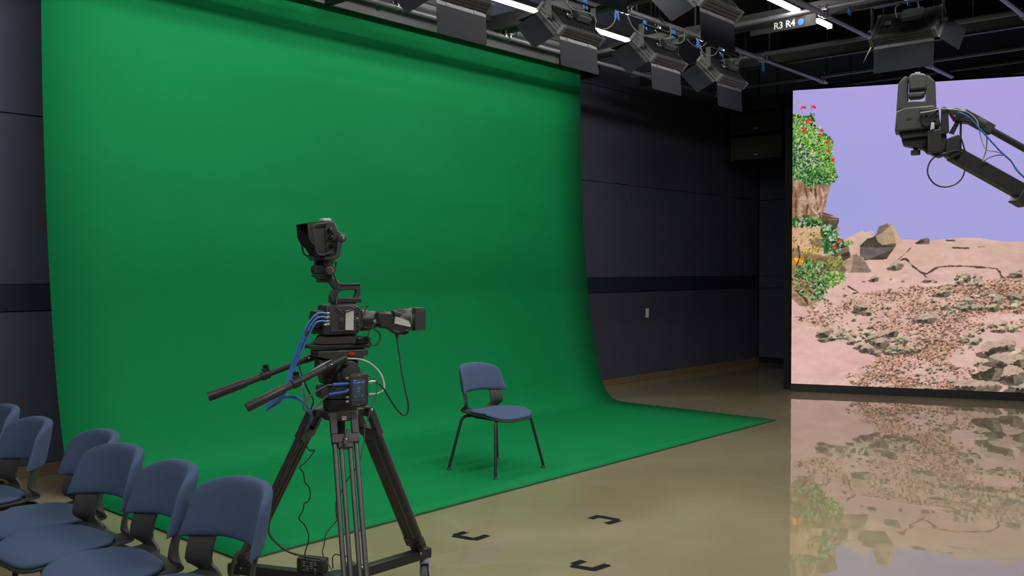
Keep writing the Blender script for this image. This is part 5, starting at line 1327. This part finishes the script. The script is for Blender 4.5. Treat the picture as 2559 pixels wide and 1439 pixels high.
yk = jprism([(2240, 277), (2244, 214), (2247, 204), (2264, 189), (2268, 191), (2268, 254), (2312, 252), (2314, 190), (2320, 187), (2337, 203), (2338, 211), (2340, 271), (2262, 270)], -0.045, 0.02)
yk.build('yoke', M['ptz'], ptz, world=True, bevel=0.008)
jprism([(2265, 194), (2270, 190), (2270, 248), (2265, 250)], -0.044, 0.0).build('inner_cheek', M['inside'], ptz, world=True)
hdv = jprism([(2271, 192), (2276, 183), (2292, 181), (2312, 182), (2317, 190), (2317, 222), (2271, 226)], -0.06, 0.02).build('head', M['ptz'], ptz, world=True, bevel=0.009)
jprism([(2272, 224), (2316, 220), (2314, 230), (2272, 232)], -0.05, 0.0).build('head_groove', M['inside'], hdv, world=True)
jprism([(2271, 230), (2313, 227), (2310, 238), (2304, 244), (2276, 246), (2270, 244)], -0.055, 0.0).build('lens_housing', M['cam2'], hdv, world=True, bevel=0.008)
jprism([(2287, 180), (2300, 179.5), (2300, 183), (2287, 183)], -0.03, 0.0).build('tally_lamp', M['label'], hdv, world=True)
# crane cables
def jcable(pts, r, material, label):
    o = MB().tube([J(*q) for q in pts], r, seg=8, smooth=6).build('crane_cable', material); return tag(o, label, 'cable', 'cables on the crane arm')
jcable([(2402, 345, -0.05), (2408, 365, -0.05), (2413, 385, -0.05), (2413, 415, -0.05), (2405, 443, -0.05), (2388, 460, -0.05), (2362, 467, -0.05), (2338, 461, -0.05), (2322, 443, -0.05), (2318, 424, -0.05), (2324, 405, -0.05), (2338, 391, -0.06), (2360, 384, -0.06), (2385, 377, -0.05), (2405, 380, -0.04)], 0.003, M['cable'], 'black cable loop hanging below the crane tip')
jcable([(2300, 282, -0.095), (2330, 277, -0.095), (2352, 272, -0.07), (2380, 273, -0.05), (2400, 276, -0.05), (2420, 282, -0.03), (2440, 300, -0.03), (2447, 325, -0.03), (2455, 355, -0.03), (2465, 374, -0.03), (2490, 379, -0.03), (2506, 385, -0.03), (2520, 395, -0.03), (2534, 412, -0.02), (2550, 432, -0.02), (2575, 455, -0.02)], 0.0024, M['cable_white'], 'thin pale cable strung from the remote camera along the crane')
jcable([(2395, 280, -0.05), (2420, 292, -0.05), (2445, 318, -0.04), (2465, 340, -0.04), (2485, 362, -0.04), (2505, 383, -0.04), (2528, 404, -0.03), (2540, 424, -0.03), (2560, 444, -0.03), (2585, 465, -0.03)], 0.0035, M['cable_blue'], 'blue cable running down the crane rods')
jcable([(2466, 340, -0.03), (2466, 360, -0.03), (2464, 376, -0.03), (2459, 392, -0.03), (2456, 404, -0.04), (2470, 395, -0.04), (2490, 388, -0.03), (2506, 388, -0.03)], 0.0022, M['cable_grey'], 'thin dark tie line between the two crane rods')
